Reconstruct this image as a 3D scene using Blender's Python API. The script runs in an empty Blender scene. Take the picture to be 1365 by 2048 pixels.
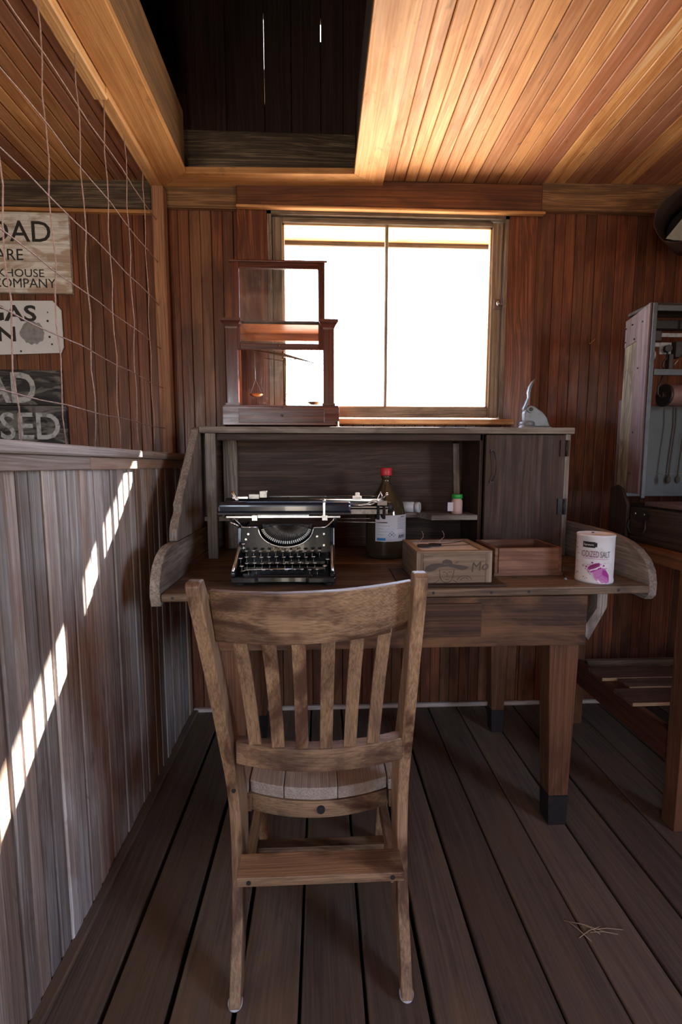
import bpy, math, random
from mathutils import Vector, Matrix, Euler, noise
R = random.Random(7)
PI = math.pi
SC = bpy.context.scene
COL = SC.collection

# ------------------------------------------------------------------ camera
cam_d = bpy.data.cameras.new('camera')
cam_d.sensor_fit = 'VERTICAL'; cam_d.sensor_height = 36.0; cam_d.sensor_width = 24.0
cam_d.lens = 16.0
cam_d.clip_start = 0.02; cam_d.clip_end = 200
cam = bpy.data.objects.new('camera', cam_d)
COL.objects.link(cam)
cam.location = (0, 0, 1.15)
cam.rotation_euler = (math.radians(90 - 5.9), 0, math.radians(-2.5))
SC.camera = cam

# ------------------------------------------------------------------ view, world, sun
SC.view_settings.view_transform = 'Standard'
SC.view_settings.look = 'None'
SC.view_settings.exposure = 0.45
SC.view_settings.gamma = 1.0
SC.view_settings.use_curve_mapping = False
SC.cycles.use_denoising = True
SC.cycles.max_bounces = 12
SC.cycles.diffuse_bounces = 7
SC.cycles.glossy_bounces = 4
SC.cycles.transmission_bounces = 8
SC.cycles.transparent_max_bounces = 16
SC.cycles.sample_clamp_indirect = 6.0
SC.cycles.caustics_reflective = False
SC.cycles.caustics_refractive = False

SKY = 15.0        # sky radiance
GROUND = 13.0     # sunlit pale ground outside
w = bpy.data.worlds.new('daylight'); SC.world = w; w.use_nodes = True
nt = w.node_tree; nt.nodes.clear()
tc = nt.nodes.new('ShaderNodeTexCoord'); sp = nt.nodes.new('ShaderNodeSeparateXYZ')
nt.links.new(tc.outputs['Generated'], sp.inputs[0])
rp = nt.nodes.new('ShaderNodeValToRGB')
rp.color_ramp.elements[0].position = 0.47; rp.color_ramp.elements[0].color = (1.0, .86, .68, 1)
rp.color_ramp.elements[1].position = 0.53; rp.color_ramp.elements[1].color = (.80, .90, 1.0, 1)
e = rp.color_ramp.elements.new(0.85); e.color = (.42, .62, 1.0, 1)
mr = nt.nodes.new('ShaderNodeMapRange')
mr.inputs[1].default_value = -1; mr.inputs[2].default_value = 1
nt.links.new(sp.outputs['Z'], mr.inputs[0]); nt.links.new(mr.outputs[0], rp.inputs[0])
ms = nt.nodes.new('ShaderNodeMapRange')
ms.inputs[1].default_value = -.05; ms.inputs[2].default_value = .08
ms.inputs[3].default_value = GROUND; ms.inputs[4].default_value = SKY
nt.links.new(sp.outputs['Z'], ms.inputs[0])
bg = nt.nodes.new('ShaderNodeBackground'); wo = nt.nodes.new('ShaderNodeOutputWorld')
nt.links.new(rp.outputs[0], bg.inputs[0]); nt.links.new(ms.outputs[0], bg.inputs[1]); nt.links.new(bg.outputs[0], wo.inputs[0])
w.cycles.sampling_method = 'AUTOMATIC'

sd = bpy.data.lights.new('sun', 'SUN'); sd.energy = 60; sd.angle = math.radians(.55); sd.color = (1, .93, .82)
sun = bpy.data.objects.new('sun', sd); COL.objects.link(sun)
sun.rotation_euler = Vector((.89, 1.0, .92)).to_track_quat('Z', 'Y').to_euler()

def portal(name, loc, rot, sx, sy):
    d = bpy.data.lights.new(name, 'AREA'); d.shape = 'RECTANGLE'; d.size = sx; d.size_y = sy
    d.cycles.is_portal = True
    o = bpy.data.objects.new(name, d); COL.objects.link(o); o.location = loc; o.rotation_euler = rot
portal('window_portal', (.294, 2.13, 1.79), (math.radians(-90), 0, 0), .93, .80)
portal('doorway_portal', (-1.05, -1.60, .975), (math.radians(90), 0, 0), .4, 1.95)
portal('entry_portal', (-.415, -1.60, .725), (math.radians(90), 0, 0), .27, 1.45)
portal('side_opening_portal', (2.09, -.55, 1.375), (0, math.radians(90), 0), .85, .8)

# ------------------------------------------------------------------ materials
class NG:
    def __init__(s, m):
        m.use_nodes = True; s.t = m.node_tree; s.t.nodes.clear(); s.n = s.t.nodes; s.l = s.t.links
    def add(s, typ, **k):
        x = s.n.new(typ)
        for a, b in k.items(): setattr(x, a, b)
        return x
    def put(s, node, i, v):
        if hasattr(v, 'node') or isinstance(v, bpy.types.NodeSocket): s.l.new(v, node.inputs[i])
        else: node.inputs[i].default_value = v
    def math(s, op, a, b=0.0, c=None, clamp=False):
        x = s.add('ShaderNodeMath', operation=op, use_clamp=clamp); s.put(x, 0, a); s.put(x, 1, b)
        if c is not None: s.put(x, 2, c)
        return x.outputs[0]
    def mix(s, f, a, b, blend='MIX'):
        x = s.add('ShaderNodeMix', data_type='RGBA', blend_type=blend)
        s.put(x, 0, f)
        for i, v in ((6, a), (7, b)):
            s.put(x, i, v if isinstance(v, bpy.types.NodeSocket) else tuple(v) + ((1,) if len(v) == 3 else ()))
        return x.outputs[2]
    def noise(s, vec, scale, detail=3, dist=0, rough=.55):
        x = s.add('ShaderNodeTexNoise'); s.l.new(vec, x.inputs['Vector'])
        x.inputs['Scale'].default_value = scale; x.inputs['Detail'].default_value = detail
        x.inputs['Distortion'].default_value = dist; x.inputs['Roughness'].default_value = rough
        return x.outputs[0]
    def map(s, vec, sc):
        x = s.add('ShaderNodeMapping'); s.l.new(vec, x.inputs[0]); x.inputs['Scale'].default_value = sc
        return x.outputs[0]
    def ramp(s, f, stops):
        x = s.add('ShaderNodeValToRGB'); s.l.new(f, x.inputs[0]); cr = x.color_ramp
        while len(cr.elements) < len(stops): cr.elements.new(.5)
        for el, (p, c) in zip(cr.elements, stops):
            el.position = p; el.color = tuple(c) + (1,) if len(c) == 3 else c
        return x.outputs[0]
    def mr(s, v, a, b, c=0., d=1.):
        x = s.add('ShaderNodeMapRange'); s.put(x, 0, v); s.put(x, 1, a); s.put(x, 2, b); s.put(x, 3, c); s.put(x, 4, d)
        return x.outputs[0]
    def attr(s, name):
        return s.add('ShaderNodeAttribute', attribute_name=name)
    def out(s, bsdf):
        o = s.add('ShaderNodeOutputMaterial'); s.l.new(bsdf, o.inputs[0])

M = {}
def wood(name, dark, light, var=.35, stain=None, stain_amt=.5, stain_scale=1.0, ring=55, ringdist=5., rough=.7,
         bump=.35, hue2=None, spec=.3, ringw=.5, speck=0.0, scuff=0.0):
    m = bpy.data.materials.new(name); g = NG(m)
    a = g.attr('wc').outputs['Vector']; pid = g.attr('pid').outputs['Fac']
    # growth rings: a phase across the grain, bent by noise stretched along it
    sx = g.add('ShaderNodeSeparateXYZ'); g.l.new(a, sx.inputs[0])
    nz = g.noise(g.map(a, (1.1, 5.5, 5.5)), 1, 2, 0, .4)
    cross = g.math('MULTIPLY_ADD', nz, ringdist * .012, sx.outputs[1])
    cross2 = g.math('MULTIPLY_ADD', nz, ringdist * .012, sx.outputs[2])
    cmb = g.add('ShaderNodeCombineXYZ'); g.l.new(sx.outputs[0], cmb.inputs[0]); g.l.new(cross, cmb.inputs[1]); g.l.new(cross2, cmb.inputs[2])
    r1 = g.noise(g.map(cmb.outputs[0], (.9, ring * 3.2, ring * 3.2)), 1, 3, .3, .6)
    sn = g.math('SINE', g.math('MULTIPLY', g.math('MULTIPLY_ADD', cross2, .8, cross), ring * 22.))
    ringf = g.math('MULTIPLY_ADD', sn, .13, g.mr(r1, .36, .64))
    fine = g.noise(g.map(a, (14, 420, 420)), 1, 3, 0)
    mid = g.noise(g.map(a, (3, 38, 38)), 1, 4, .6)
    bl = g.noise(g.map(a, (2.2, 7, 7)), 1.3 * stain_scale, 5, .8, .6)
    f = g.math('MULTIPLY', ringf, ringw)
    f = g.math('MULTIPLY_ADD', fine, .45, f)
    f = g.math('MULTIPLY_ADD', mid, .6, f)
    f = g.mr(f, .3, 1.05)
    col = g.mix(f, light, dark)
    if hue2:
        r2 = g.math('FRACT', g.math('MULTIPLY', pid, 37.31))
        col = g.mix(g.mr(r2, .35, .9), col, g.mix(f, hue2, [c * .55 for c in hue2]))
    if stain:
        col = g.mix(g.math('MULTIPLY', g.mr(bl, .47, .60), stain_amt), col, stain)
    if speck:
        sk = g.noise(g.map(a, (5, 14, 14)), 1.7, 4, 1.6)
        col = g.mix(g.math('MULTIPLY', g.mr(sk, .62, .74), speck), col, (.03, .022, .018))
    if scuff:
        sf = g.noise(g.map(a, (1.3, 16, 16)), 1.5, 4, .8)
        col = g.mix(g.math('MULTIPLY', g.mr(sf, .64, .76), scuff), col, (.78, .60, .38))
    vv = g.mr(g.math('FRACT', g.math('MULTIPLY', pid, 91.7)), 0, 1, 1 - var, 1 + var)
    hs = g.add('ShaderNodeHueSaturation'); g.l.new(col, hs.inputs['Color']); g.l.new(vv, hs.inputs['Value'])
    b = g.add('ShaderNodeBsdfPrincipled')
    g.l.new(hs.outputs[0], b.inputs['Base Color'])
    g.l.new(g.mr(mid, .3, .7, rough - .12, min(1, rough + .12)), b.inputs['Roughness'])
    b.inputs['Specular IOR Level'].default_value = spec
    bp = g.add('ShaderNodeBump'); bp.inputs['Strength'].default_value = bump; bp.inputs['Distance'].default_value = .0012
    hgt = g.math('MULTIPLY_ADD', fine, .5, g.math('MULTIPLY', ringf, -.6))
    hgt = g.math('MULTIPLY_ADD', mid, .8, hgt)
    g.l.new(hgt, bp.inputs['Height']); g.l.new(bp.outputs[0], b.inputs['Normal'])
    g.out(b.outputs[0]); M[name] = m
    return m

def plain(name, col, rough=.5, metal=0., spec=.5, noise_amt=0., noise_scale=40, col2=None, bump=0., coat=0., emit=None, trans=0.):
    m = bpy.data.materials.new(name); g = NG(m)
    b = g.add('ShaderNodeBsdfPrincipled')
    b.inputs['Roughness'].default_value = rough; b.inputs['Metallic'].default_value = metal
    b.inputs['Specular IOR Level'].default_value = spec; b.inputs['Coat Weight'].default_value = coat
    b.inputs['Transmission Weight'].default_value = trans
    tcx = g.add('ShaderNodeTexCoord').outputs['Object']
    n = g.noise(tcx, noise_scale, 5, .3)
    if noise_amt or col2:
        c2 = col2 or [c * .4 for c in col]
        c = g.mix(g.mr(n, .45, .65, 0, noise_amt or 1.), col, c2); g.l.new(c, b.inputs['Base Color'])
    else:
        c = g.mix(g.mr(n, .3, .7, 0, .12), col, [x * .8 for x in col]); g.l.new(c, b.inputs['Base Color'])
    if bump:
        bp = g.add('ShaderNodeBump'); bp.inputs['Strength'].default_value = bump; bp.inputs['Distance'].default_value = .001
        g.l.new(n, bp.inputs['Height']); g.l.new(bp.outputs[0], b.inputs['Normal'])
    g.out(b.outputs[0]); M[name] = m
    return m

def pane_mat(name, tint=(1, 1, 1), haze=.03):
    m = bpy.data.materials.new(name); g = NG(m)
    t = g.add('ShaderNodeBsdfTransparent'); t.inputs[0].default_value = tuple(tint) + (1,)
    gl = g.add('ShaderNodeBsdfGlossy'); gl.inputs['Roughness'].default_value = .03
    df = g.add('ShaderNodeBsdfDiffuse'); df.inputs[0].default_value = (.75, .75, .75, 1)
    geo = g.add('ShaderNodeNewGeometry')
    dt_ = g.add('ShaderNodeVectorMath', operation='DOT_PRODUCT'); g.l.new(geo.outputs['Normal'], dt_.inputs[0]); g.l.new(geo.outputs['Incoming'], dt_.inputs[1])
    om = g.math('SUBTRACT', 1.0, g.math('ABSOLUTE', dt_.outputs['Value']))
    frf = g.math('MULTIPLY_ADD', g.math('POWER', om, 5.0), .9, .035)
    nz = g.noise(g.add('ShaderNodeTexCoord').outputs['Object'], 14, 6, 1.2)
    m1 = g.add('ShaderNodeMixShader'); g.l.new(g.mr(nz, .5, .8, haze, haze * 4), m1.inputs[0])
    g.l.new(t.outputs[0], m1.inputs[1]); g.l.new(df.outputs[0], m1.inputs[2])
    m2 = g.add('ShaderNodeMixShader'); g.l.new(frf, m2.inputs[0])
    g.l.new(m1.outputs[0], m2.inputs[1]); g.l.new(gl.outputs[0], m2.inputs[2])
    g.out(m2.outputs[0]); M[name] = m
    return m

wood('ceiling_wood', (.36, .14, .042), (.68, .375, .16), var=.13, hue2=(.40, .17, .10), stain=(.25, .085, .028), stain_amt=.5, ring=26, ringdist=7, rough=.52, spec=.25, bump=.2, speck=.5, ringw=.35, scuff=.6)
wood('trim_wood', (.34, .14, .045), (.62, .33, .14), var=.08, stain=(.25, .09, .03), stain_amt=.4, ring=26, ringdist=6, rough=.52, spec=.25, ringw=.35, bump=.25, speck=.5)
wood('pale_wood', (.50, .25, .10), (.80, .50, .25), var=.05, stain=(.3, .12, .04), stain_amt=.5, ring=40, ringdist=4, rough=.5, bump=.2, speck=.6)
wood('wall_wood', (.095, .029, .015), (.25, .084, .038), var=.25, hue2=(.20, .09, .045), stain=(.05, .018, .012), stain_amt=.6, ring=38, ringdist=6, rough=.42, spec=.45, bump=.3)
wood('casing_wood', (.10, .03, .015), (.29, .10, .045), var=.15, stain=(.06, .02, .012), stain_amt=.5, ring=26, ringdist=8, rough=.42, spec=.45, bump=.3, ringw=.8)
wood('beam_brown', (.075, .03, .016), (.20, .075, .035), var=.1, stain=(.04, .018, .012), stain_amt=.5, ring=36, rough=.5, bump=.4)
wood('beam_tan', (.13, .065, .03), (.36, .19, .085), var=.1, stain=(.10, .06, .04), stain_amt=.6, ring=50, rough=.65, bump=.7, ringw=.8)
wood('beam_grey', (.05, .035, .025), (.21, .15, .095), var=.1, stain=(.03, .02, .016), stain_amt=.7, ring=50, rough=.75, bump=.7, ringw=.8)
wood('grey_board', (.24, .205, .19), (.60, .57, .56), var=.33, hue2=(.46, .32, .25), stain=(.22, .13, .09), stain_amt=.45, ring=50, ringdist=4, rough=.72, bump=.7, spec=.3, ringw=.45, speck=.4)
wood('floor_wood', (.075, .055, .044), (.165, .122, .094), var=.25, stain=(.17, .105, .06), stain_amt=.45, ring=34, ringdist=6, rough=.65, bump=.5, spec=.25, speck=.4, ringw=.35)
wood('chair_wood', (.13, .074, .042), (.44, .275, .16), var=.2, stain=(.06, .024, .014), stain_amt=.92, stain_scale=1.1, ring=80, ringdist=3, rough=.5, bump=.45, spec=.45, speck=.4, ringw=.35)
wood('chair_seat_wood', (.22, .17, .14), (.52, .45, .40), var=.12, stain=(.2, .13, .09), stain_amt=.5, ring=80, rough=.55, bump=.5, ringw=.35)
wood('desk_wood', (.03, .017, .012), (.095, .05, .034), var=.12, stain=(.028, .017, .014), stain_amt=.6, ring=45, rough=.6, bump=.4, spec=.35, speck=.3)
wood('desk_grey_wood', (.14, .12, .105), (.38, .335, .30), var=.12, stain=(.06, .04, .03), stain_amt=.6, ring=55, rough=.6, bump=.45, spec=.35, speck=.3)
wood('desktop_wood', (.10, .065, .042), (.27, .185, .125), var=.12, stain=(.05, .028, .02), stain_amt=.6, ring=40, rough=.55, bump=.4, spec=.35, speck=.7)
wood('apron_wood', (.04, .02, .013), (.12, .06, .038), var=.1, stain=(.26, .13, .06), stain_amt=.55, stain_scale=.9, ring=40, rough=.6, bump=.35, speck=.5)
wood('leg_wood', (.09, .038, .02), (.22, .10, .052), var=.1, stain=(.06, .025, .015), stain_amt=.5, ring=40, rough=.5, bump=.35, speck=.3)
wood('case_wood', (.06, .014, .010), (.17, .045, .022), var=.1, stain=(.035, .012, .009), stain_amt=.4, ring=30, rough=.28, bump=.1, spec=.5)
wood('case_lit_wood', (.35, .09, .02), (.62, .20, .05), var=.1, ring=30, rough=.35, bump=.1)  # lighter, orange copy of case_wood; light on inner faces put into the colour
wood('box_wood', (.17, .12, .085), (.42, .32, .235), var=.12, stain=(.14, .09, .06), stain_amt=.6, ring=35, rough=.65, bump=.4, speck=.4)
wood('drawer_wood', (.14, .065, .04), (.34, .18, .115), var=.1, stain=(.10, .045, .03), stain_amt=.5, ring=22, ringdist=9, rough=.6, bump=.3, speck=.4)
wood('mauve_board', (.075, .048, .052), (.165, .115, .122), var=.1, stain=(.15, .10, .10), stain_amt=.5, ring=40, rough=.7, bump=.4, speck=.4)
wood('chipped_board', (.09, .075, .06), (.30, .26, .19), var=.1, stain=(.10, .075, .06), stain_amt=.9, stain_scale=3, ring=50, rough=.8, bump=.8, speck=.6)
wood('dark_board', (.018, .012, .010), (.06, .038, .03), var=.2, ring=40, rough=.7, bump=.4)
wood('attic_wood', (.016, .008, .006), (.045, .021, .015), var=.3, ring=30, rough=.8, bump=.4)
wood('rack_wood', (.10, .05, .035), (.26, .14, .10), var=.15, stain=(.08, .04, .03), ring=35, rough=.65, bump=.3)
wood('post_wood', (.17, .08, .045), (.42, .21, .11), var=.05, ring=40, rough=.6, speck=.3)
wood('rail_wood', (.05, .016, .010), (.13, .045, .026), var=.1, ring=40, rough=.6)
wood('rack_pale', (.12, .08, .045), (.30, .21, .13), var=.1, ring=40, rough=.65, stain=(.08, .05, .035))
wood('plywood', (.32, .18, .09), (.62, .40, .22), var=.1, ring=90, rough=.6, bump=.2)
wood('white_paint_wood', (.50, .48, .47), (.78, .77, .76), var=.04, stain=(.30, .20, .13), stain_amt=.75, stain_scale=2.2, ring=45, rough=.7, bump=.6, speck=.2)
wood('black_paint_wood', (.012, .012, .014), (.06, .06, .065), var=.04, stain=(.20, .19, .18), stain_amt=.7, stain_scale=2.5, ring=45, rough=.7, bump=.9)
wood('sash_wood', (.12, .085, .06), (.34, .26, .19), var=.08, stain=(.07, .05, .04), stain_amt=.6, ring=45, rough=.7, bump=.6, speck=.4)
plain('enamel_white', (.62, .65, .72), rough=.35, noise_amt=.15, noise_scale=8)
plain('chip_grey', (.25, .26, .28), rough=.6, noise_amt=.5, noise_scale=60)
plain('black_paint', (.018, .018, .02), rough=.6)
plain('faded_white_paint', (.40, .41, .43), rough=.75, noise_amt=.8, noise_scale=45, col2=(.12, .12, .12))
plain('wire_rust', (.40, .27, .24), rough=.6, metal=.2, noise_amt=.5, noise_scale=120, col2=(.16, .08, .055))
plain('gloss_black', (.006, .008, .011), rough=.2, spec=.35, coat=.12, noise_amt=.3, noise_scale=30, col2=(.02, .022, .028))
plain('gloss_blue_black', (.009, .014, .026), rough=.16, spec=.5, coat=.25)
plain('nickel', (.75, .75, .75), rough=.25, metal=1.)
plain('nickel_dull', (.30, .29, .27), rough=.35, metal=1., noise_amt=.5, noise_scale=80, col2=(.12, .10, .08))
plain('rubber', (.012, .012, .013), rough=.6)
plain('gold_lettering', (.42, .30, .16), rough=.5, noise_amt=.6, noise_scale=90, col2=(.05, .04, .03))
plain('key_top', (.38, .38, .35), rough=.2, spec=.8)
plain('brass', (.45, .30, .12), rough=.35, metal=1.)
plain('brass_old', (.22, .14, .06), rough=.5, metal=.6)
plain('brass_dark', (.12, .07, .04), rough=.4, metal=1.)
plain('thread', (.3, .28, .3), rough=.7)
plain('cast_grey', (.17, .19, .215), rough=.45, metal=.25, noise_amt=.6, noise_scale=35, col2=(.09, .10, .11))
plain('dark_iron', (.035, .034, .038), rough=.5, metal=.6, noise_amt=.5, noise_scale=60, col2=(.07, .045, .035))
plain('grey_iron', (.085, .095, .11), rough=.5, metal=.4, noise_amt=.5, noise_scale=30, col2=(.05, .05, .055))
plain('blue_grey_panel', (.07, .085, .095), rough=.55, noise_amt=.5, noise_scale=9, col2=(.045, .055, .062))
plain('scale_white', (.26, .27, .30), rough=.5, noise_amt=.7, noise_scale=60, col2=(.12, .12, .13))
plain('rose_drum', (.16, .09, .085), rough=.6, noise_amt=.5)
plain('red_plastic', (.55, .035, .045), rough=.4)
plain('green_plastic', (.03, .36, .06), rough=.4)
plain('white_plastic', (.62, .64, .66), rough=.4)
plain('pink_powder', (.55, .36, .32), rough=.4)
plain('bottle_glass', (.055, .042, .024), rough=.08, spec=.6, coat=.4)
plain('label_paper', (.60, .60, .66), rough=.7)
plain('ink_dark', (.06, .06, .08), rough=.7)
plain('ink_blue', (.04, .22, .50), rough=.7)
plain('carton_white', (.70, .70, .74), rough=.55, noise_amt=.35, noise_scale=22, col2=(.42, .38, .38))
plain('carton_stain', (.34, .27, .22), rough=.7, noise_amt=.8, noise_scale=60, col2=(.62, .60, .60))
plain('magenta_ink', (.34, .02, .26), rough=.6)
plain('magenta_light', (.50, .16, .45), rough=.6)
plain('plum_ink', (.20, .015, .10), rough=.6)
plain('grey_ink', (.12, .12, .14), rough=.6)
plain('white_ink', (.75, .75, .78), rough=.6)
plain('rust_pipe', (.065, .036, .030), rough=.8, metal=.2, noise_amt=.7, noise_scale=18, col2=(.045, .028, .025), bump=.5)
plain('galvanized', (.33, .36, .35), rough=.5, metal=.5, noise_amt=.5, noise_scale=14, col2=(.20, .19, .15), bump=.3)
plain('felt_white', (.62, .60, .66), rough=.6)
plain('cotton', (.22, .22, .24), rough=.8)
plain('straw', (.42, .30, .20), rough=.7)
plain('knit_black', (.02, .02, .022), rough=.9)
plain('ink_brown', (.075, .055, .045), rough=.8)
plain('flat_black', (.010, .010, .011), rough=.8)
plain('dark_subfloor', (.004, .004, .004), rough=1)
plain('rope', (.05, .045, .04), rough=.9)
plain('latch_metal', (.20, .13, .115), rough=.4, metal=.5)
plain('limewash', (.22, .17, .13), rough=.8)
pane_mat('window_glass', (1, 1, 1), .012)
pane_mat('case_glass', (.93, .95, .97), .02)

# ------------------------------------------------------------------ mesh builder
AX = {0: (0, 1, 2), 1: (1, 0, 2), 2: (2, 0, 1)}
class MB:
    def __init__(s):
        s.v = []; s.f = []; s.wc = []; s.pid = []; s.mi = []; s.sm = []; s.mats = []
    def _m(s, mat):
        if mat not in s.mats: s.mats.append(mat)
        return s.mats.index(mat)
    def piece(s, verts, faces, grain=0, mat=None, xf=None, smooth=False, pid=None, woff=None):
        o = len(s.v); p = R.random() if pid is None else pid
        ofs = woff or (R.uniform(0, 30), R.uniform(0, 30), R.uniform(0, 30))
        a = AX[grain]
        for c in verts:
            s.wc.append((c[a[0]] + ofs[0], c[a[1]] + ofs[1], c[a[2]] + ofs[2])); s.pid.append(p)
            s.v.append(tuple(xf @ Vector(c)) if xf is not None else tuple(c))
        mi = s._m(mat) if mat else 0
        for f in faces:
            s.f.append([i + o for i in f]); s.mi.append(mi); s.sm.append(smooth)
        return s
    def box(s, x0, x1, y0, y1, z0, z1, grain=0, mat=None, xf=None, ch=0.0, pid=None):
        if ch <= 0:
            v = [(x, y, z) for x in (x0, x1) for y in (y0, y1) for z in (z0, z1)]
            f = [(0, 1, 3, 2), (4, 6, 7, 5), (0, 4, 5, 1), (2, 3, 7, 6), (0, 2, 6, 4), (1, 5, 7, 3)]
            return s.piece(v, f, grain, mat, xf, pid=pid)
        # chamfered box
        import itertools
        v = []; idx = {}
        c = min(ch, (x1 - x0) * .45, (y1 - y0) * .45, (z1 - z0) * .45)
        for sx, sy, sz in itertools.product((0, 1), repeat=3):
            X = x1 if sx else x0; Y = y1 if sy else y0; Z = z1 if sz else z0
            dx = -c if sx else c; dy = -c if sy else c; dz = -c if sz else c
            for ax, q in ((0, (X, Y + dy, Z + dz)), (1, (X + dx, Y, Z + dz)), (2, (X + dx, Y + dy, Z))):
                idx[(sx, sy, sz, ax)] = len(v); v.append(q)
        f = []
        for ax in range(3):
            for sgn in (0, 1):
                o1, o2 = [a for a in range(3) if a != ax]
                q = []
                for (a, b) in ((0, 0), (1, 0), (1, 1), (0, 1)):
                    k = [0, 0, 0]; k[ax] = sgn; k[o1] = a; k[o2] = b; q.append(idx[(k[0], k[1], k[2], ax)])
                f.append(q)
        for ax in range(3):       # edges along ax
            o1, o2 = [a for a in range(3) if a != ax]
            for a in (0, 1):
                for b in (0, 1):
                    k0 = [0, 0, 0]; k0[o1] = a; k0[o2] = b; k1 = list(k0); k1[ax] = 1
                    f.append([idx[(*k0, o1)], idx[(*k1, o1)], idx[(*k1, o2)], idx[(*k0, o2)]])
        for sx, sy, sz in itertools.product((0, 1), repeat=3):
            f.append([idx[(sx, sy, sz, a)] for a in range(3)])
        return s.piece(v, f, grain, mat, xf, pid=pid)
    def prism(s, pts, axis, a0, a1, grain=0, mat=None, xf=None, smooth=False, pid=None):
        """polygon pts in the plane of the two other axes, extruded along axis from a0 to a1"""
        n = len(pts); v = []
        for a in (a0, a1):
            for p in pts:
                q = list(p); q.insert(axis, a); v.append(tuple(q))
        s.piece(v, [list(range(n))[::-1], [i + n for i in range(n)]] + [[i, (i + 1) % n, (i + 1) % n + n, i + n] for i in range(n)],
                grain, mat, xf, False, pid)
        if smooth:
            for k in range(1, n + 1): s.sm[-k] = True
        return s
    def loft(s, rings, grain=2, mat=None, xf=None, cap=True, smooth=False, pid=None, closed=False, woff=None):
        n = len(rings[0]); v = [p for r in rings for p in r]; f = []
        m = len(rings)
        for i in range(m - (0 if closed else 1)):
            j = (i + 1) % m
            for k in range(n):
                k2 = (k + 1) % n
                f.append([i * n + k, i * n + k2, j * n + k2, j * n + k])
        s.piece(v, f, grain, mat, xf, smooth, pid, woff)
        if cap and not closed:
            o = len(s.v) - len(v); mi = s._m(mat) if mat else 0
            s.f.append([o + k for k in range(n)][::-1]); s.mi.append(mi); s.sm.append(False)
            s.f.append([o + (m - 1) * n + k for k in range(n)]); s.mi.append(mi); s.sm.append(False)
        return s
    def lathe(s, prof, cx=0, cy=0, cz=0, seg=32, axis=2, mat=None, xf=None, smooth=True, cap=True, grain=2):
        rings = []
        for r, h in prof:
            ring = []
            for k in range(seg):
                a = 2 * PI * k / seg; c = r * math.cos(a); d = r * math.sin(a)
                ring.append((cx + c, cy + d, cz + h) if axis == 2 else (cx + h, cy + c, cz + d) if axis == 0 else (cx + c, cy + h, cz + d))
            rings.append(ring)
        return s.loft(rings, grain, mat, xf, cap, smooth)
    def cyl(s, x, y, z, r, h, axis=2, seg=20, mat=None, xf=None, r2=None):
        return s.lathe([(r, 0), (r if r2 is None else r2, h)], x, y, z, seg, axis, mat, xf)
    def tube(s, pts, r, seg=8, mat=None, xf=None, closed=False, flat=1.0, rs=None):
        P = [Vector(p) for p in pts]; n = len(P); rings = []; prev = None
        for i, p in enumerate(P):
            t = (P[(i + 1) % n] - P[i - 1]) if closed else (P[min(i + 1, n - 1)] - P[max(i - 1, 0)])
            t.normalize()
            if prev is None:
                u = t.orthogonal().normalized()
                if abs(t.z) < .9: u = t.cross(Vector((0, 0, 1))).normalized()
            else:
                u = (prev - t * prev.dot(t)).normalized()
            prev = u; wv = t.cross(u); rr = rs[i] if rs else r
            rings.append([tuple(p + u * math.cos(2 * PI * k / seg) * rr + wv * math.sin(2 * PI * k / seg) * rr * flat) for k in range(seg)])
        return s.loft(rings, 0, mat, xf, True, True, closed=closed)
    def sphere(s, x, y, z, r, seg=16, mat=None, sz=1.0, xf=None):
        prof = [(max(1e-4, r * math.sin(PI * i / 10)), -r * math.cos(PI * i / 10) * sz) for i in range(11)]
        return s.lathe(prof, x, y, z, seg, 2, mat, xf)
    def text(s, txt, size, fn, mat, bold=0.0, extrude=.0004, align='LEFT', sx=1.0, depth=True):
        """fn maps (u,v,w) text coordinates to world"""
        cu = bpy.data.curves.new('t', 'FONT'); cu.body = txt; cu.size = size; cu.align_x = align
        cu.offset = bold; cu.extrude = extrude; cu.resolution_u = 3
        ob = bpy.data.objects.new('t', cu); COL.objects.link(ob)
        dg = bpy.context.evaluated_depsgraph_get(); dg.update()
        me = bpy.data.meshes.new_from_object(ob.evaluated_get(dg))
        v = [fn(q.co.x * sx, q.co.y, q.co.z) for q in me.vertices]; f = [list(p.vertices) for p in me.polygons]
        s.piece(v, f, 0, mat)
        bpy.data.objects.remove(ob); bpy.data.curves.remove(cu); bpy.data.meshes.remove(me)
        return s

OFF = {}
def build(name, mb, mat=None, parent=None, bevel=0.0, jitter=0.0, seg=2):
    """one mesh object; vertices given in world coordinates unless the root was made with local=True"""
    off = Vector(OFF.get(parent.name, (0, 0, 0))) if parent else Vector((0, 0, 0))
    me = bpy.data.meshes.new(name)
    vs = [Vector(c) - off for c in mb.v]
    if jitter:
        vs = [c + noise.noise_vector(c * 7.0) * jitter for c in vs]
    me.from_pydata([tuple(c) for c in vs], [], mb.f)
    a = me.attributes.new('wc', 'FLOAT_VECTOR', 'POINT'); a.data.foreach_set('vector', [x for c in mb.wc for x in c])
    b = me.attributes.new('pid', 'FLOAT', 'POINT'); b.data.foreach_set('value', mb.pid)
    names = mb.mats or [mat]
    for k in names: me.materials.append(M[k])
    me.polygons.foreach_set('material_index', mb.mi); me.polygons.foreach_set('use_smooth', mb.sm)
    me.update()
    import bmesh
    bm = bmesh.new(); bm.from_mesh(me); bmesh.ops.recalc_face_normals(bm, faces=bm.faces); bm.to_mesh(me); bm.free()
    o = bpy.data.objects.new(name, me); COL.objects.link(o)
    if parent:
        o.parent = parent; OFF[o.name] = tuple(off)
    if bevel:
        md = o.modifiers.new('bevel', 'BEVEL'); md.width = bevel; md.segments = seg; md.limit_method = 'ANGLE'; md.angle_limit = math.radians(40)
    return o
def tag(o, label, cat, group=None):
    o['label'] = label; o['category'] = cat
    if group: o['group'] = group
    return o
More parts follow.
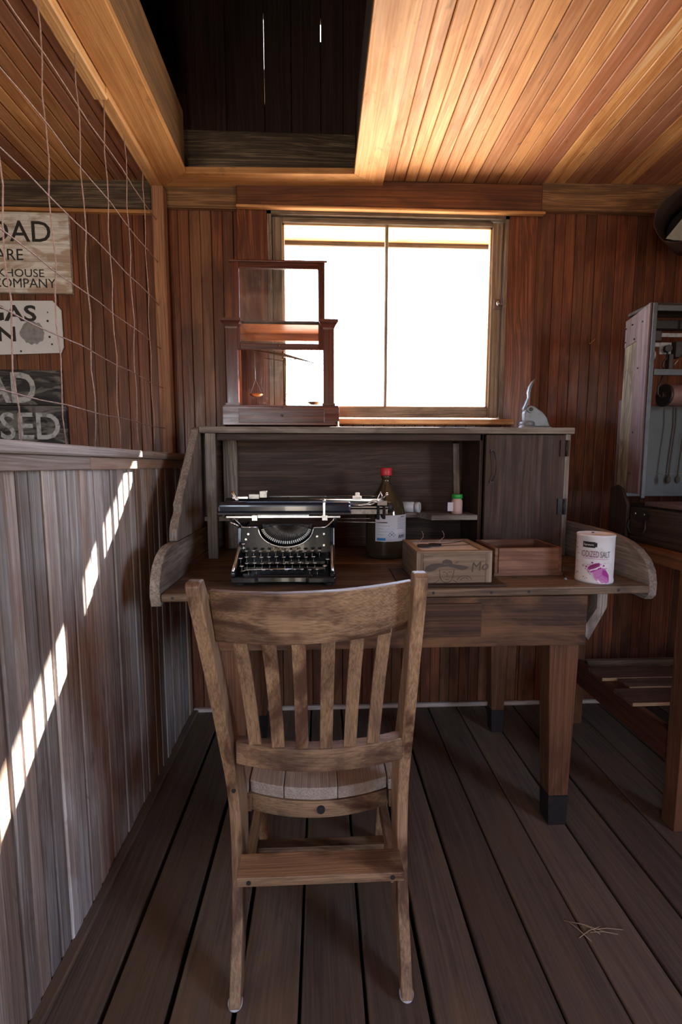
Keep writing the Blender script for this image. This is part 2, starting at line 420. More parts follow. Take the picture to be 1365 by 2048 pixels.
def thing(name, label, cat, loc=(0, 0, 0), rotz=0, group=None, local=False):
    o = bpy.data.objects.new(name, None); COL.objects.link(o); o.empty_display_size = .05
    o.location = loc; o.rotation_euler = (0, 0, rotz)
    OFF[o.name] = (0, 0, 0) if local else tuple(loc)
    return tag(o, label, cat, group)
def struct(name, mb, mat=None, parent=None, bevel=0.0):
    o = build(name, mb, mat, parent, bevel); 
    if not parent: o['kind'] = 'structure'
    return o
def dup(o, parent=None):
    c = o.copy(); COL.objects.link(c)
    if parent: c.parent = parent
    for ch in list(o.children): dup(ch, c)
    return c
def zc(x): return 2.323 + .019 * x          # the ceiling sags a little to the left
WY = 2.06                                   # back wall

# ================================================================== SETTING
# floor
mb = MB()
xs = [-2.6]
g0 = -.465 - .1385 * 15
x = g0
while x < 2.3:
    wgap = R.choice([.004, .006, .010, .012])
    y = -1.62
    mb.box(x + wgap / 2, x + .1385 - wgap / 2, -1.62, WY + .06, -.03, 0, 1, 'floor_wood', ch=.0025)
    x += .1385
struct('floor', mb)
struct('floor_underside', MB().box(-2.8, 2.4, -1.7, 2.2, -.08, -.045), 'dark_subfloor')

# back wall: beaded boards, broken by the window
def beadwall(mb, x0, x1, y, z0, z1, hole=None, mat='wall_wood', th=.018):
    x = x0
    while x < x1 - .01:
        p = R.random()
        for h in range(2):
            a, b = x + h * .0465, x + (h + 1) * .0465
            a += .0012 if h == 0 else .0006; b -= .0012 if h else .0006
            segs = [(z0, z1)]
            if hole and b > hole[0] and a < hole[1]:
                segs = [(z0, hole[2]), (hole[3], z1)]
            for s0, s1 in segs: mb.box(a, min(b, x1), y, y + th, s0, s1, 2, mat, ch=.0022, pid=p)
        x += .093
mb = MB(); beadwall(mb, -2.6, 2.1, WY, 0, 2.40, (-.21, .80, 1.345, 2.2))
struct('wall_back', mb)
mb = MB()
for a, b, c, d in ((-2.7, -.2, -.1, 2.5), (.80, 2.2, -.1, 2.5), (-.2, .8, -.1, 1.34), (-.2, .8, 2.20, 2.5)):
    mb.box(a, b, WY + .02, WY + .05, c, d, 2, 'dark_board')
struct('wall_back_sheathing', mb)
# beams over the wall
mb = MB().box(-.655, -.346, 2.035, WY, 2.214, 2.325, 0, 'beam_tan', ch=.003)
struct('trim_1', mb)
mb = MB().box(-.346, .945, 2.015, WY, 2.219, 2.33, 0, 'beam_brown', ch=.006)
struct('trim_2', mb)
mb = MB().box(.945, 2.1, 2.028, WY, 2.235, 2.35, 0, 'beam_tan', ch=.004)
struct('trim_3', mb)
mb = MB().box(-2.6, -.695, 2.028, WY, 2.205, 2.32, 0, 'beam_grey', ch=.004)
struct('trim_4', mb)
mb = MB().box(-2.6, -.695, 2.045, WY, 2.192, 2.205, 0, 'trim_wood')
struct('trim_5', mb)
mb = MB().box(-.346, .958, 2.008, 2.034, 2.209, 2.2195, 0, 'trim_wood', ch=.003); struct('trim_19', mb)  # strip added under the beam; its orange stands for light on the lower lip
# baseboards
mb = MB().box(-.6, 1.95, 2.040, WY, 0, .020, 0, 'grey_board', ch=.004); struct('baseboard_back', mb)
mb = MB().box(-.605, -.575, -1.55, 2.04, 0, .016, 1, 'floor_wood', ch=.004); struct('baseboard_left', mb)
# side / rear walls of the room, with openings behind the camera that let the daylight in
mb = MB()
for a, b, c, d in ((-1.62, -.95, 0, 2.4), (-.15, 2.1, 0, 2.4), (-.95, -.15, 0, .95), (-.95, -.15, 1.8, 2.4)):
    mb.box(2.1, 2.13, a, b, c, d, 2, 'wall_wood')
struct('wall_right', mb)
mb = MB()
for a, b, c, d in ((-2.6, -1.25, 0, 2.4), (-.85, -.55, 0, 2.4), (-.28, 2.13, 0, 2.4), (-1.25, -.85, 1.95, 2.4), (-.55, -.28, 1.45, 2.4)):
    mb.box(a, b, -1.65, -1.62, c, d, 2, 'wall_wood')
struct('wall_rear', mb)
mb = MB().box(-2.63, -2.6, -1.65, 2.1, 0, 2.4, 2, 'wall_wood'); struct('wall_left', mb)

# ceiling boards (run away from the camera), with the stair opening left of centre
OX0, OX1, OY0, OY1 = -.53, .14, .35, 1.94
mb = MB()
def ceil_plank(x0, x1, y0, y1):
    p = R.random(); m = (x0 + x1) / 2
    for a, b in ((x0 + .0016, m - .0010), (m + .0010, x1 - .0016)):
        z = zc((a + b) / 2)
        mb.box(a, b, y0, y1, z, z + .018, 1, 'ceiling_wood', ch=.003, pid=p)
x = .255
while x < 2.1: ceil_plank(x, x + .099, -1.62, WY); x += .099
x = -.655
while x > -2.6: ceil_plank(x - .092, x, -1.62, WY); x -= .092
x = -.655
while x < .25: ceil_plank(x, x + .091, -1.62, OY0); x += .091
struct('ceiling', mb)
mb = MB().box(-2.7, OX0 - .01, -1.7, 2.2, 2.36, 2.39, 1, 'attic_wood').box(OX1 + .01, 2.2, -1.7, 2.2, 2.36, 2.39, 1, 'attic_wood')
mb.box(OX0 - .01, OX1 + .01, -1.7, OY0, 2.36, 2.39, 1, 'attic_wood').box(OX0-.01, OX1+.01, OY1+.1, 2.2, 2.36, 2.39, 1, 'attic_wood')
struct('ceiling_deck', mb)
# mitred casing under the opening
def casing(pts, zt, grain, name, mat='trim_wood'):
    b = MB(); n = len(pts)
    v = [(p[0], p[1], zc(p[0]) - .022) for p in pts] + [(p[0], p[1], zc(p[0]) + .002) for p in pts]
    b.piece(v, [list(range(n)), [i + n for i in range(n)]] + [[i, (i + 1) % n, (i + 1) % n + n, i + n] for i in range(n)], grain, mat)
    return struct(name, b, bevel=.002)
casing([(-.645, OY0 - .1), (-.528, OY0), (-.528, 1.94), (-.645, 2.034)], 0, 1, 'trim_6')
casing([(-.645, 2.034), (-.528, 1.94), (.138, 1.94), (.262, 2.034)], 0, 0, 'trim_7')
casing([(.262, 2.034), (.138, 1.94), (.138, OY0), (.262, OY0 - .1)], 0, 1, 'trim_8', 'trim_wood')
# lining of the opening: joists and the header board on its far side
mb = MB().box(-.575, -.534, OY0, 1.96, 2.317, 2.53, 1, 'beam_tan', ch=.004); struct('trim_9', mb)
mb = MB().box(.142, .18, OY0, 1.96, 2.33, 2.53, 1, 'attic_wood', ch=.004); struct('trim_10', mb)
mb = MB().box(-.57, .18, 2.03, 2.07, 2.33, 2.512, 0, 'beam_grey', ch=.004); struct('trim_11', mb)
# attic: closed board walls and roof with two open cracks in the gable
mb = MB()
cracks = {-.232: [(2.68, 3.03)], .006: [(2.93, 3.02)]}
edges = [-1.3, -1.02, -.80, -.60, -.392, -.232, -.118, .006, .10, .30, .55, .9, 1.3]
for a, b in zip(edges, edges[1:]):
    wl = .0012; 
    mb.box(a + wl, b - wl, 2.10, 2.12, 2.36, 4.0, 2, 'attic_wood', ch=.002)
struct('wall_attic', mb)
mb = MB()   # backing boards outside, parted only at the cracks
for a, b in ((-1.3, -.235), (-.229, .0035), (.0085, 1.3)): mb.box(a, b, 2.122, 2.14, 2.36, 4.0, 2, 'attic_wood')
mb.box(-.24, -.224, 2.121, 2.15, 2.36, 2.68).box(-.24, -.224, 2.121, 2.15, 3.03, 4.0)
mb.box(0, .012, 2.121, 2.15, 2.36, 2.93).box(0, .012, 2.121, 2.15, 3.02, 4.0)
mb.mats = ['attic_wood']; mb.mi = [0] * len(mb.f)
struct('wall_attic_sheathing', mb)
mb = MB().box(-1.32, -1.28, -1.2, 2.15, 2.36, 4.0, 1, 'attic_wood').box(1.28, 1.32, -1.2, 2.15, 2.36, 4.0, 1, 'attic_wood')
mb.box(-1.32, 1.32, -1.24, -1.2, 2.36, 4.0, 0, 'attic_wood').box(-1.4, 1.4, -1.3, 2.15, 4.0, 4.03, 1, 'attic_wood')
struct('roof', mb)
# porch roof outside the window, its edge shades the upper panes
mb = MB().prism([(2.15, 2.80), (3.07, 2.645), (3.07, 2.68), (2.15, 2.84)], 0, -1.5, 5.5, 0, 'pale_wood')
mb.box(-1.5, 5.5, 3.07, 3.09, 2.645, 2.74, 0, 'grey_board')
struct('porch_roof', mb)

# window
mb = MB().box(-.30, .90, 2.135, 2.27, 2.197, 2.212, 0, 'pale_wood').box(-.30, .90, 2.262, 2.275, 2.178, 2.197, 0, 'beam_grey'); struct('window_head', mb)
wf = MB()
wf.box(-.222, -.205, 2.035, 2.13, 1.345, 2.21, 2, 'sash_wood').box(.797, .812, 2.035, 2.13, 1.345, 2.21, 2, 'sash_wood')
wf.box(-.222, .812, 2.035, 2.13, 2.197, 2.212, 0, 'sash_wood').box(-.26, .86, 2.02, 2.15, 1.328, 1.352, 0, 'pale_wood', ch=.003)
w1 = struct('window_1', wf)
def sash_part(name, *boxes, par=w1):
    b = MB()
    for q in boxes: b.box(*q[:6], q[6], 'sash_wood', ch=.003)
    return build(name, b, parent=par)
sash_part('window_sash', (-.203, -.160, 2.05, 2.085, 1.362, 2.194, 2), (.748, .795, 2.05, 2.085, 1.362, 2.190, 2),
          (-.160, .748, 2.05, 2.085, 2.172, 2.194, 0), (-.160, .748, 2.05, 2.085, 1.362, 1.406, 0))
b = MB()
for s, q in ((1, -.160), (-1, .748)): b.box(min(q, q + s * .007), max(q, q + s * .007), 2.06, 2.08, 1.406, 2.172, 2, 'pale_wood')
b.box(-.16, .748, 2.06, 2.08, 1.404, 1.411, 0, 'pale_wood').box(-.16, .748, 2.06, 2.08, 2.166, 2.172, 0, 'pale_wood')
build('glazing_bead', b, parent=w1)
build('muntin', MB().box(.281, .294, 2.052, 2.085, 1.406, 2.172, 2, 'sash_wood', ch=.004), parent=w1)
build('pane', MB().box(-.16, .281, 2.070, 2.072, 1.406, 2.172), 'window_glass', w1)
build('pane', MB().box(.294, .748, 2.070, 2.072, 1.406, 2.172), 'window_glass', w1)
b = MB().box(.757, .787, 2.043, 2.05, 1.828, 1.872, 2, 'latch_metal', ch=.002)
b.box(.760, .784, 2.040, 2.044, 1.833, 1.867, 2, 'latch_metal', ch=.001)
b.sphere(.776, 2.036, 1.852, .009, 12, 'nickel_dull', 1.4).box(.784, .800, 2.038, 2.046, 1.845, 1.856, 0, 'latch_metal')
build('window_latch', b, parent=w1)
# casing boards beside the window
mb = MB().box(-.349, -.222, 2.038, WY, 1.29, 2.219, 2, 'casing_wood', ch=.003); struct('trim_12', mb)
mb = MB().box(.812, .940, 2.038, WY, 1.29, 2.219, 2, 'casing_wood', ch=.003); struct('trim_13', mb)
mb = MB().box(.942, .982, 2.046, WY, 0.02, 2.235, 2, 'beam_brown', ch=.002); struct('trim_14', mb)

# left partition: half wall of narrow weathered boards, apron, cap, post and top rail
mb = MB(); y = -1.6
while y < 2.04:
    wd = R.choice([.040, .043, .046, .050])
    b1 = min(y + wd, 2.05); dx = R.uniform(-.003, .004)
    mb.box(-.625, -.602 + dx, y + .0022, b1 - .0028, .0, 1.15, 2, 'grey_board', ch=.003)
    y += wd
mb.box(-.66, -.626, -1.6, 2.05, 0, 1.15, 2, 'dark_board')
struct('wall_partition', mb)
mb = MB().box(-.63, -.590, -1.6, 1.2, 1.138, 1.172, 1, 'grey_board', ch=.002, pid=.93).box(-.63, -.591, 1.2, 2.05, 1.137, 1.171, 1, 'grey_board', ch=.002, pid=.4)
struct('trim_15', mb)
mb = MB().box(-.76, -.578, -1.6, 2.04, 1.172, 1.197, 1, 'grey_board', ch=.004, pid=.55); struct('trim_16', mb)
mb = MB().box(-.680, -.632, 1.985, 2.03, 1.197, 2.27, 2, 'post_wood', ch=.003); struct('trim_17', mb)
mb = MB().box(-.692, -.648, -1.6, 1.55, 2.262, 2.302, 1, 'pale_wood', ch=.004).box(-.685, -.645, 1.53, 2.03, 2.270, 2.306, 1, 'pale_wood', ch=.003)
struct('trim_18', mb)

# ================================================================== WIRE PANEL
wp = thing('wire_panel', 'rusty square wire fencing stretched above the grey half wall', 'wire fence', (-.66, 1.0, 1.197))
def wavy(p0, p1, n, amp, ph):
    P0, P1 = Vector(p0), Vector(p1); out = []
    for i in range(n + 1):
        t = i / n; q = P0.lerp(P1, t)
        k = math.sin(t * n * 1.9 + ph) * amp
        d = noise.noise(Vector((t * 6 + ph * 3, ph, 0))) * amp * 2.2
        if abs((P1 - P0).z) > .5: q += Vector((k * .6, k + d, 0))
        else: q += Vector((k * .6, 0, k * .9 + d))
        out.append(q)
    return out
for i, z in enumerate((2.136, 1.974, 1.807, 1.635, 1.473, 1.305)):
    b = MB().tube(wavy((-.660, -.6, z + R.uniform(-.01, .01)), (-.664, 1.99, z), 24, .0026, i * 1.3), .0018, 6, 'wire_rust')
    build('horizontal_wire', b, parent=wp)
for i, y in enumerate((-.05, .13, .30, .49, .67, .855, 1.043, 1.225, 1.39, 1.55, 1.705, 1.862)):
    b = MB().tube(wavy((-.664, y, 1.197), (-.664, y, 2.266), 14, .0032, i * 2.1 + .5), .0017, 6, 'wire_rust')
    build('vertical_wire', b, parent=wp)

# ================================================================== SIGNS on the far wall
def wallfn(x, z, y=2.036):
    return lambda u, v, w: (x + u, y - w, z + v)
s1 = thing('painted_sign', 'weathered white wooden sign with four lines of black lettering, topmost of the wall signs', 'sign', (-1.28, 2.05, 1.865))
b = MB()
zz = [1.865, 1.93, 1.99, 2.06, 2.125, 2.184]
for a, c in zip(zz, zz[1:]): b.box(-1.60, -1.040 + R.uniform(-.002, .002), 2.040, 2.058, a + .0005, c, 0, 'white_paint_wood', ch=.002)
build('board', b, parent=s1)
def rtext(par, txt, xr, z0, cap, mat, y, sx=1., bold=.0):
    build('lettering', MB().text(txt, cap / .70, wallfn(xr, z0, y), mat, bold=bold, extrude=.0005, align='RIGHT', sx=sx), parent=par)
rtext(s1, 'RAILROAD', -1.108, 2.068, .082, 'black_paint', 2.0395, 1.02, .0005)
rtext(s1, 'FARE', -1.228, 1.994, .045, 'black_paint', 2.0395, 1.0)
rtext(s1, 'COOKHOUSE', -1.148, 1.929, .031, 'black_paint', 2.0395, 1.12)
rtext(s1, 'COMPANY', -1.104, 1.886, .037, 'black_paint', 2.0395, 1.0)
rtext(s1, 'LOGGING', -1.372, 1.886, .037, 'black_paint', 2.0395, 1.0)
s2 = thing('enamel_sign', 'white metal sign with clipped corners, black stencil letters and a grey chipped patch', 'sign', (-1.3, 2.05, 1.62))
pts = [(-1.60, 1.605), (-1.104, 1.625), (-1.093, 1.65), (-1.094, 1.80), (-1.128, 1.838), (-1.60, 1.832)]
build('metal_plate', MB().prism(pts, 1, 2.048, 2.054, 0, 'enamel_white'), parent=s2, bevel=.001)
rtext(s2, 'GAS', -1.196, 1.755, .062, 'black_paint', 2.0475, 1.3, .002)
rtext(s2, 'ON', -1.282, 1.672, .058, 'black_paint', 2.0475, 1.3, .002)
b = MB(); n = 26
cp = [(-1.218 + math.cos(2 * PI * k / n) * (.050 + .004 * math.sin(5 * k)), 1.706 + math.sin(2 * PI * k / n) * (.047 + .004 * math.cos(3 * k))) for k in range(n)]
b.prism(cp, 1, 2.0472, 2.048, 0, 'chip_grey')
build('chipped_patch', b, parent=s2)
for dx, dz, r in ((-1.152, 1.755, .005), (-1.148, 1.69, .005), (-1.14, 1.66, .004), (-1.27, 1.63, .004), (-1.15, 1.79, .003)):
    build('hole', MB().cyl(dx, 2.0470, dz, r, .0012, 1, 8, 'black_paint'), parent=s2)
s3 = thing('road_closed_sign', 'dark weathered board sign with faded white block capitals, lowest on the wall', 'sign', (-1.3, 2.05, 1.25))
b = MB().box(-1.60, -1.112, 2.040, 2.058, 1.405, 1.552, 0, 'black_paint_wood', ch=.003).box(-1.60, -1.095, 2.040, 2.058, 1.22, 1.403, 0, 'black_paint_wood', ch=.003)
build('board', b, parent=s3)
rtext(s3, 'ROAD', -1.212, 1.418, .122, 'faded_white_paint', 2.0395, .86, .004)
rtext(s3, 'CLOSED', -1.118, 1.262, .112, 'faded_white_paint', 2.0395, .95, .002)

# ================================================================== DESK
dk = thing('writing_desk', 'old dark wooden standing desk with pigeonhole hutch under the window', 'desk', (.27, 1.67, 0))
def P(name, mb, mat=None, bevel=.0015, par=None): return build(name, mb, mat, par or dk, bevel)
b = MB().prism([(-.458, 1.284), (1.0, 1.312), (1.0, 1.66), (-.458, 1.66)], 2, .760, .785, 0, 'desktop_wood')
b.prism([(-.458, 1.662), (1.0, 1.662), (1.0, 2.04), (-.458, 2.04)], 2, .760, .7845, 0, 'desktop_wood')
dt = P('desktop', b, bevel=.005)
for x, z in ((-.425, .772), (-.1, .772), (.33, .774), (.505, .772), (.62, .773), (.9, .772)):
    build('nail', MB().cyl(x, 1.2835 + (x + .458) * .0192, z, .0045, .004, 1, 10, 'dark_iron'), parent=dt)
# apron with the drawer front
P('apron', MB().box(-.34, .80, 1.300, 1.318, .606, .759, 0, 'apron_wood'))
dr = P('drawer', MB().box(-.10, .475, 1.293, 1.300, .640, .742, 0, 'apron_wood'))
P('side_rail', MB().box(-.335, -.317, 1.32, 1.84, .62, .76, 1, 'desk_wood')); P('side_rail', MB().box(.782, .798, 1.32, 1.84, .62, .76, 1, 'desk_wood'))
def deskleg(x0, x1, y0, y1, tx0, tx1, ty0, ty1, ztop, foot=.1):
    rings = []
    for z in (0, foot, ztop):
        t = z / ztop
        a, c, d, e2 = x0 + (tx0 - x0) * t, x1 + (tx1 - x1) * t, y0 + (ty0 - y0) * t, y1 + (ty1 - y1) * t
        rings.append([(a, d, z), (c, d, z), (c, e2, z), (a, e2, z)])
    m = MB().loft(rings[1:], 2, 'leg_wood'); l = P('leg', m, bevel=.002)
    f = MB().loft([[(p[0] + (-.0006 if i in (0, 3) else .0006), p[1] + (-.0006 if i < 2 else .0006), p[2]) for i, p in enumerate(r)] for r in rings[:2]], 2, 'dark_iron')
    build('foot', f, 'dark_iron', l)
deskleg(.724, .780, 1.320, 1.375, .694, .798, 1.320, 1.395, .76)
deskleg(-.285, -.235, 1.320, 1.375, -.305, -.225, 1.320, 1.395, .76)
deskleg(.732, .780, 1.83, 1.875, .70, .795, 1.82, 1.895, .76)
deskleg(-.285, -.235, 1.83, 1.875, -.305, -.225, 1.82, 1.895, .76)
b = MB().prism([(.845, .759), (.878, .759), (.878, .715), (.825, .610), (.800, .640), (.845, .712)], 1, 1.325, 1.36, 2, 'desk_grey_wood')
P('bracket', b)
# gallery sides, rounded at the front
def arc(y0, zt, r, ylow, zlow, n=9):
    return [(y0 + r[0] * (1 - math.cos(PI / 2 * i / n)), zlow + r[1] * math.sin(PI / 2 * i / n)) for i in range(n + 1)]
prof = [(1.289, .746), (1.279, .775), (1.281, .80), (1.289, .832), (1.308, .862), (1.335, .884), (1.365, .898), (1.40, .905), (2.03, .905), (2.03, .746)]
P('side_panel', MB().prism(prof, 0, -.488, -.459, 1, 'desk_grey_wood'), bevel=.003)
prof = [(1.333, .736), (1.318, .752), (1.316, .79), (1.325, .828), (1.348, .860), (1.384, .884), (1.430, .902), (1.50, .914), (1.60, .920), (2.03, .922), (2.03, .736)]
P('side_panel', MB().prism(prof, 0, 1.001, 1.026, 1, 'desk_grey_wood'), bevel=.003)
# hutch
prof = [(1.462, .906), (1.466, .945), (1.487, .975), (1.510, .992), (1.516, 1.003), (1.512, 1.020), (1.742, 1.268), (1.750, 1.282), (1.766, 1.290), (1.80, 1.2945), (2.03, 1.2945), (2.03, .906)]
P('hutch_side', MB().prism(prof, 0, -.488, -.461, 2, 'desk_grey_wood'), bevel=.003)
P('hutch_side', MB().box(.964, .984, 1.772, 2.03, .786, 1.270, 2, 'desk_grey_wood'))
P('hutch_top', MB().box(-.460, .992, 1.757, 2.03, 1.2705, 1.295, 0, 'desk_grey_wood'), bevel=.003)
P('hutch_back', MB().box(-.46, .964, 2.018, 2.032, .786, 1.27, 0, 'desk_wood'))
P('hutch_post', MB().box(-.440, -.402, 1.766, 1.785, .786, 1.27, 2, 'desk_grey_wood'))
P('hutch_post', MB().box(-.420, -.362, 1.985, 2.017, .786, 1.27, 2, 'desk_grey_wood'))
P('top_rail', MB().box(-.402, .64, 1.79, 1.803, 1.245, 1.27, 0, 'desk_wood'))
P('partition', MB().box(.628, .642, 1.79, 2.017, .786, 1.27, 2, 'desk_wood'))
P('shelf', MB().box(-.460, -.36, 1.80, 2.017, .93, .948, 0, 'desk_grey_wood'))
P('shelf', MB().prism([(.44, 1.79), (.627, 1.79), (.627, 2.016), (.20, 2.016), (.20, 1.90), (.40, 1.885)], 2, .930, .950, 0, 'desk_grey_wood'))
P('lath', MB().box(.565, .590, 1.90, 1.908, .952, 1.24, 2, 'desk_grey_wood', Matrix.Translation((.58, 1.9, .95)) @ Matrix.Rotation(math.radians(-2.5), 4, 'Y') @ Matrix.Translation((-.58, -1.9, -.95))))
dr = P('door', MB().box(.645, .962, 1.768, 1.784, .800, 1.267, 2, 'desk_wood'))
b = MB().tube([(.668, 1.766, 1.205), (.672, 1.752, 1.20), (.680, 1.748, 1.16), (.680, 1.750, 1.12), (.672, 1.756, 1.09), (.668, 1.766, 1.085)], .0018, 6, 'dark_iron')
b.cyl(.668, 1.762, 1.205, .007, .006, 1, 10, 'dark_iron').cyl(.668, 1.762, 1.085, .007, .006, 1, 10, 'dark_iron')
build('handle', b, parent=dr)
for z in (.985, 1.215):
    b = MB().box(.940, .976, 1.762, 1.768, z - .032, z + .032, 2, 'desk_wood' if z > 1.1 else 'dark_iron').cyl(.963, 1.761, z - .03, .004, .06, 2, 10, 'dark_iron')
    build('hinge', b, parent=dr)

# ================================================================== CHAIR
ch = thing('slat_back_chair', 'worn oak armless chair with slatted curved back pulled up to the desk', 'chair', (0, 1.0, 0))
def C(name, mb, mat=None, bevel=.002, par=None): return build(name, mb, mat, par or ch, bevel)
zs =   [0.012, .05, .10, .16, .24, .32, .40, .46, .52, .60, .68, .76, .84, .90, .935, .952, .958]
yr =   [.850, .866, .884, .905, .926, .934, .932, .922, .904, .876, .850, .824, .797, .776, .764, .762, .772]
dp =   [.040, .052, .062, .074, .084, .088, .088, .084, .078, .070, .062, .054, .048, .044, .042, .036, .020]
def lerp(a, b, t): return a + (b - a) * t
def interp(xs_, ys_, x):
    for i in range(len(xs_) - 1):
        if x <= xs_[i + 1]: return lerp(ys_[i], ys_[i + 1], (x - xs_[i]) / (xs_[i + 1] - xs_[i]))
    return ys_[-1]
def rear_post(xo, s):
    rings = []
    for i, z in enumerate(zs):
        splay = (-.026 * (z / .96) ** 2 if s < 0 else -.003 * (z / .96))
        sy = -.025 * (z / .96) ** 2 if s < 0 else 0.018 * (z / .96) ** 2
        x0 = xo + splay; x1 = x0 - s * .0245 if True else 0
        a, c = min(x0, x1), max(x0, x1)
        y0 = yr[i] + sy
        rings.append([(a, y0, z), (c, y0, z), (c, y0 + dp[i], z), (a, y0 + dp[i], z)])
    return MB().loft(rings, 2, 'chair_wood')
pl = C('rear_post', rear_post(-.199, -1), bevel=.003)
pr_ = C('rear_post', rear_post(.192, 1), bevel=.003)
b = MB().cyl(-.190, .915, .457, .005, .012, 1, 12, 'flat_black'); build('peg_hole', b, parent=pl)
def curved(x0, x1, yfun, z0f, z1f, th, mat='chair_wood', n=14):
    rings = []
    for i in range(n + 1):
        t = i / n; x = lerp(x0, x1, t); y = yfun(x); 
        y2 = y + th
        rings.append([(x, y, z0f(x)), (x, y2, z0f(x)), (x, y2 + z1f(x)[1], z1f(x)[0]), (x, y + z1f(x)[1], z1f(x)[0])])
    return MB().loft(rings, 0, mat)
def bow(x, xl, xr, sag): t = (x - xl) / (xr - xl); return 4 * t * (1 - t) * sag
# top rail: tall, curved, leaning with the posts; centre bows towards the camera
def top_y(x): return .812 + (x + .2) * .10 - bow(x, -.2, .17, .048)
C('top_rail', curved(-.197, .168, lambda x: top_y(x), lambda x: .830 + .012 * (x + .2), lambda x: (.932 + .012 * (x + .2), -.030), .020), bevel=.003)
# lower back rail
def low_y(x): return .892 - bow(x, -.18, .168, .034)
C('back_rail', curved(-.178, .168, low_y, lambda x: .535, lambda x: (.583, 0), .030), bevel=.002)
# slats
sb = (512, 558, 606, 655, 704, 752)
for i in range(6):
    t = (i + .5) / 6
    xb = lerp(-.158, .150, t); xt = lerp(-.171, .158, t) * 1.0 + (-.004)
    xt = lerp(-.150, .120, i / 5.); xb = lerp(-.137, .104, i / 5.)
    rings = []
    n = 9
    for k in range(n + 1):
        u = k / n; z = lerp(.580, .845, u); x = lerp(xb, xt, u)
        ylo = low_y(xb) + .004; yhi = top_y(xt) + .002
        y = lerp(ylo, yhi, u) + .010 * math.sin(PI * u)
        hw = .0128
        a0 = .11 * (x + .01)
        rings.append([(x - hw, y + a0 * 0, z), (x + hw, y, z), (x + hw, y + .0095, z), (x - hw, y + .0095, z)])
    C('back_slat', MB().loft(rings, 2, 'chair_wood'), bevel=.0015)
# seat of three boards, bowed at the back
def seat_back(x): return 1.040 - bow(x, -.178, .160, .036)
b = MB()
cuts = [-.176, -.092, .036, .158]
for a, c in zip(cuts, cuts[1:]):
    n = 6; poly = [(lerp(a + .0008, c - .0008, k / n), seat_back(lerp(a, c, k / n))) for k in range(n + 1)]
    poly += [(c - .0008, 1.19), (a + .0008, 1.19)]
    if abs(a + .176) < .001: poly += []
    b.prism(poly, 2, .360, .390, 1, 'chair_seat_wood')
C('seat', b, bevel=.002)
C('seat_side', MB().box(-.20, -.1785, 1.03, 1.18, .362, .388, 1, 'chair_seat_wood')); C('seat_side', MB().box(.1605, .188, 1.03, 1.18, .362, .388, 1, 'chair_seat_wood'))
ap = C('rear_apron', curved(-.174, .158, lambda x: seat_back(x) - .004, lambda x: .317 , lambda x: (.359, 0), .018))
build('bolt_head', MB().cyl(-.004, .9955, .340, .0095, .006, 1, 16, 'flat_black'), parent=ap)
for x0, x1 in ((-.192, -.172), (.162, .182)):
    C('side_apron', MB().box(x0, x1, 1.03, 1.17, .315, .3595, 1, 'chair_wood'))
    C('side_stretcher', MB().box(x0, x1, .985, 1.21, .155, .19, 1, 'chair_wood', Matrix.Translation((0, 0, 0))))
C('front_apron', MB().box(-.165, .155, 1.155, 1.172, .315, .3595, 0, 'chair_wood'))
for x0 in (-.192, .154):
    l = C('front_leg', MB().loft([[(x0 + .004, 1.262, .01), (x0 + .030, 1.262, .01), (x0 + .030, 1.290, .01), (x0 + .004, 1.290, .01)], [(x0, 1.150, .36), (x0 + .036, 1.150, .36), (x0 + .036, 1.195, .36), (x0, 1.195, .36)]], 2, 'chair_wood'), bevel=.003)
    build('glide', MB().cyl(x0 + .017, 1.276, 0, .012, .01, 2, 16, 'felt_white'), parent=l)
rs = C('rear_stretcher', MB().box(-.1745, .167, .845, .905, .300, .320, 0, 'chair_wood'))
for x in (-.150, .143): build('plug', MB().cyl(x, .8435, .310, .0048, .003, 1, 12, 'flat_black'), parent=rs)
C('front_stretcher', MB().box(-.172, .162, 1.095, 1.125, .135, .158, 0, 'chair_wood'))
for x, y, p in ((-.188, .868, pl), (.180, .868, pr_)):
    build('glide', MB().lathe([(.012, 0), (.015, .004), (.016, .011)], x, y, 0, 20, 2, 'felt_white'), parent=p)

# ================================================================== TYPEWRITER (local coordinates, front faces -y)
tw = thing('typewriter', 'black antique typewriter with round keys on the desk', 'typewriter', (-.116, 1.345, .785), math.radians(-1.2), local=True)
def T(name, mb, mat=None, bevel=.0012, par=None): return build(name, mb, mat, par or tw, bevel)
b = MB().prism([(-.158, 0), (-.085, 0), (-.075, .006), (.068, .006), (.078, 0), (.158, 0), (.158, .30), (-.158, .30)], 2, .010, .030, 0, 'gloss_black')
b.box(-.09, .09, .004, .02, .028, .036, 0, 'gloss_black')
T('base', b, bevel=.005)
for x in (-.135, .135):
    for y in (.03, .27): T('rubber_foot', MB().cyl(x, y, 0, .013, .011, 2, 14, 'rubber'))
# sides rising from keyboard to frame
side = [(.0, .03), (.0, .043), (.02, .052), (.08, .088), (.105, .11), (.115, .165), (.16, .175), (.26, .17), (.30, .12), (.30, .03)]
for x in (-.156, .142): T('side_frame', MB().prism(side, 0, x, x + .014, 0, 'gloss_black'), bevel=.003)
for s in (-1, 1):
    T('side_rod', MB().tube([(s * .150, .004, .045), (s * .148, .03, .065), (s * .147, .085, .102), (s * .146, .105, .116)], .0048, 8, 'nickel'), bevel=0)
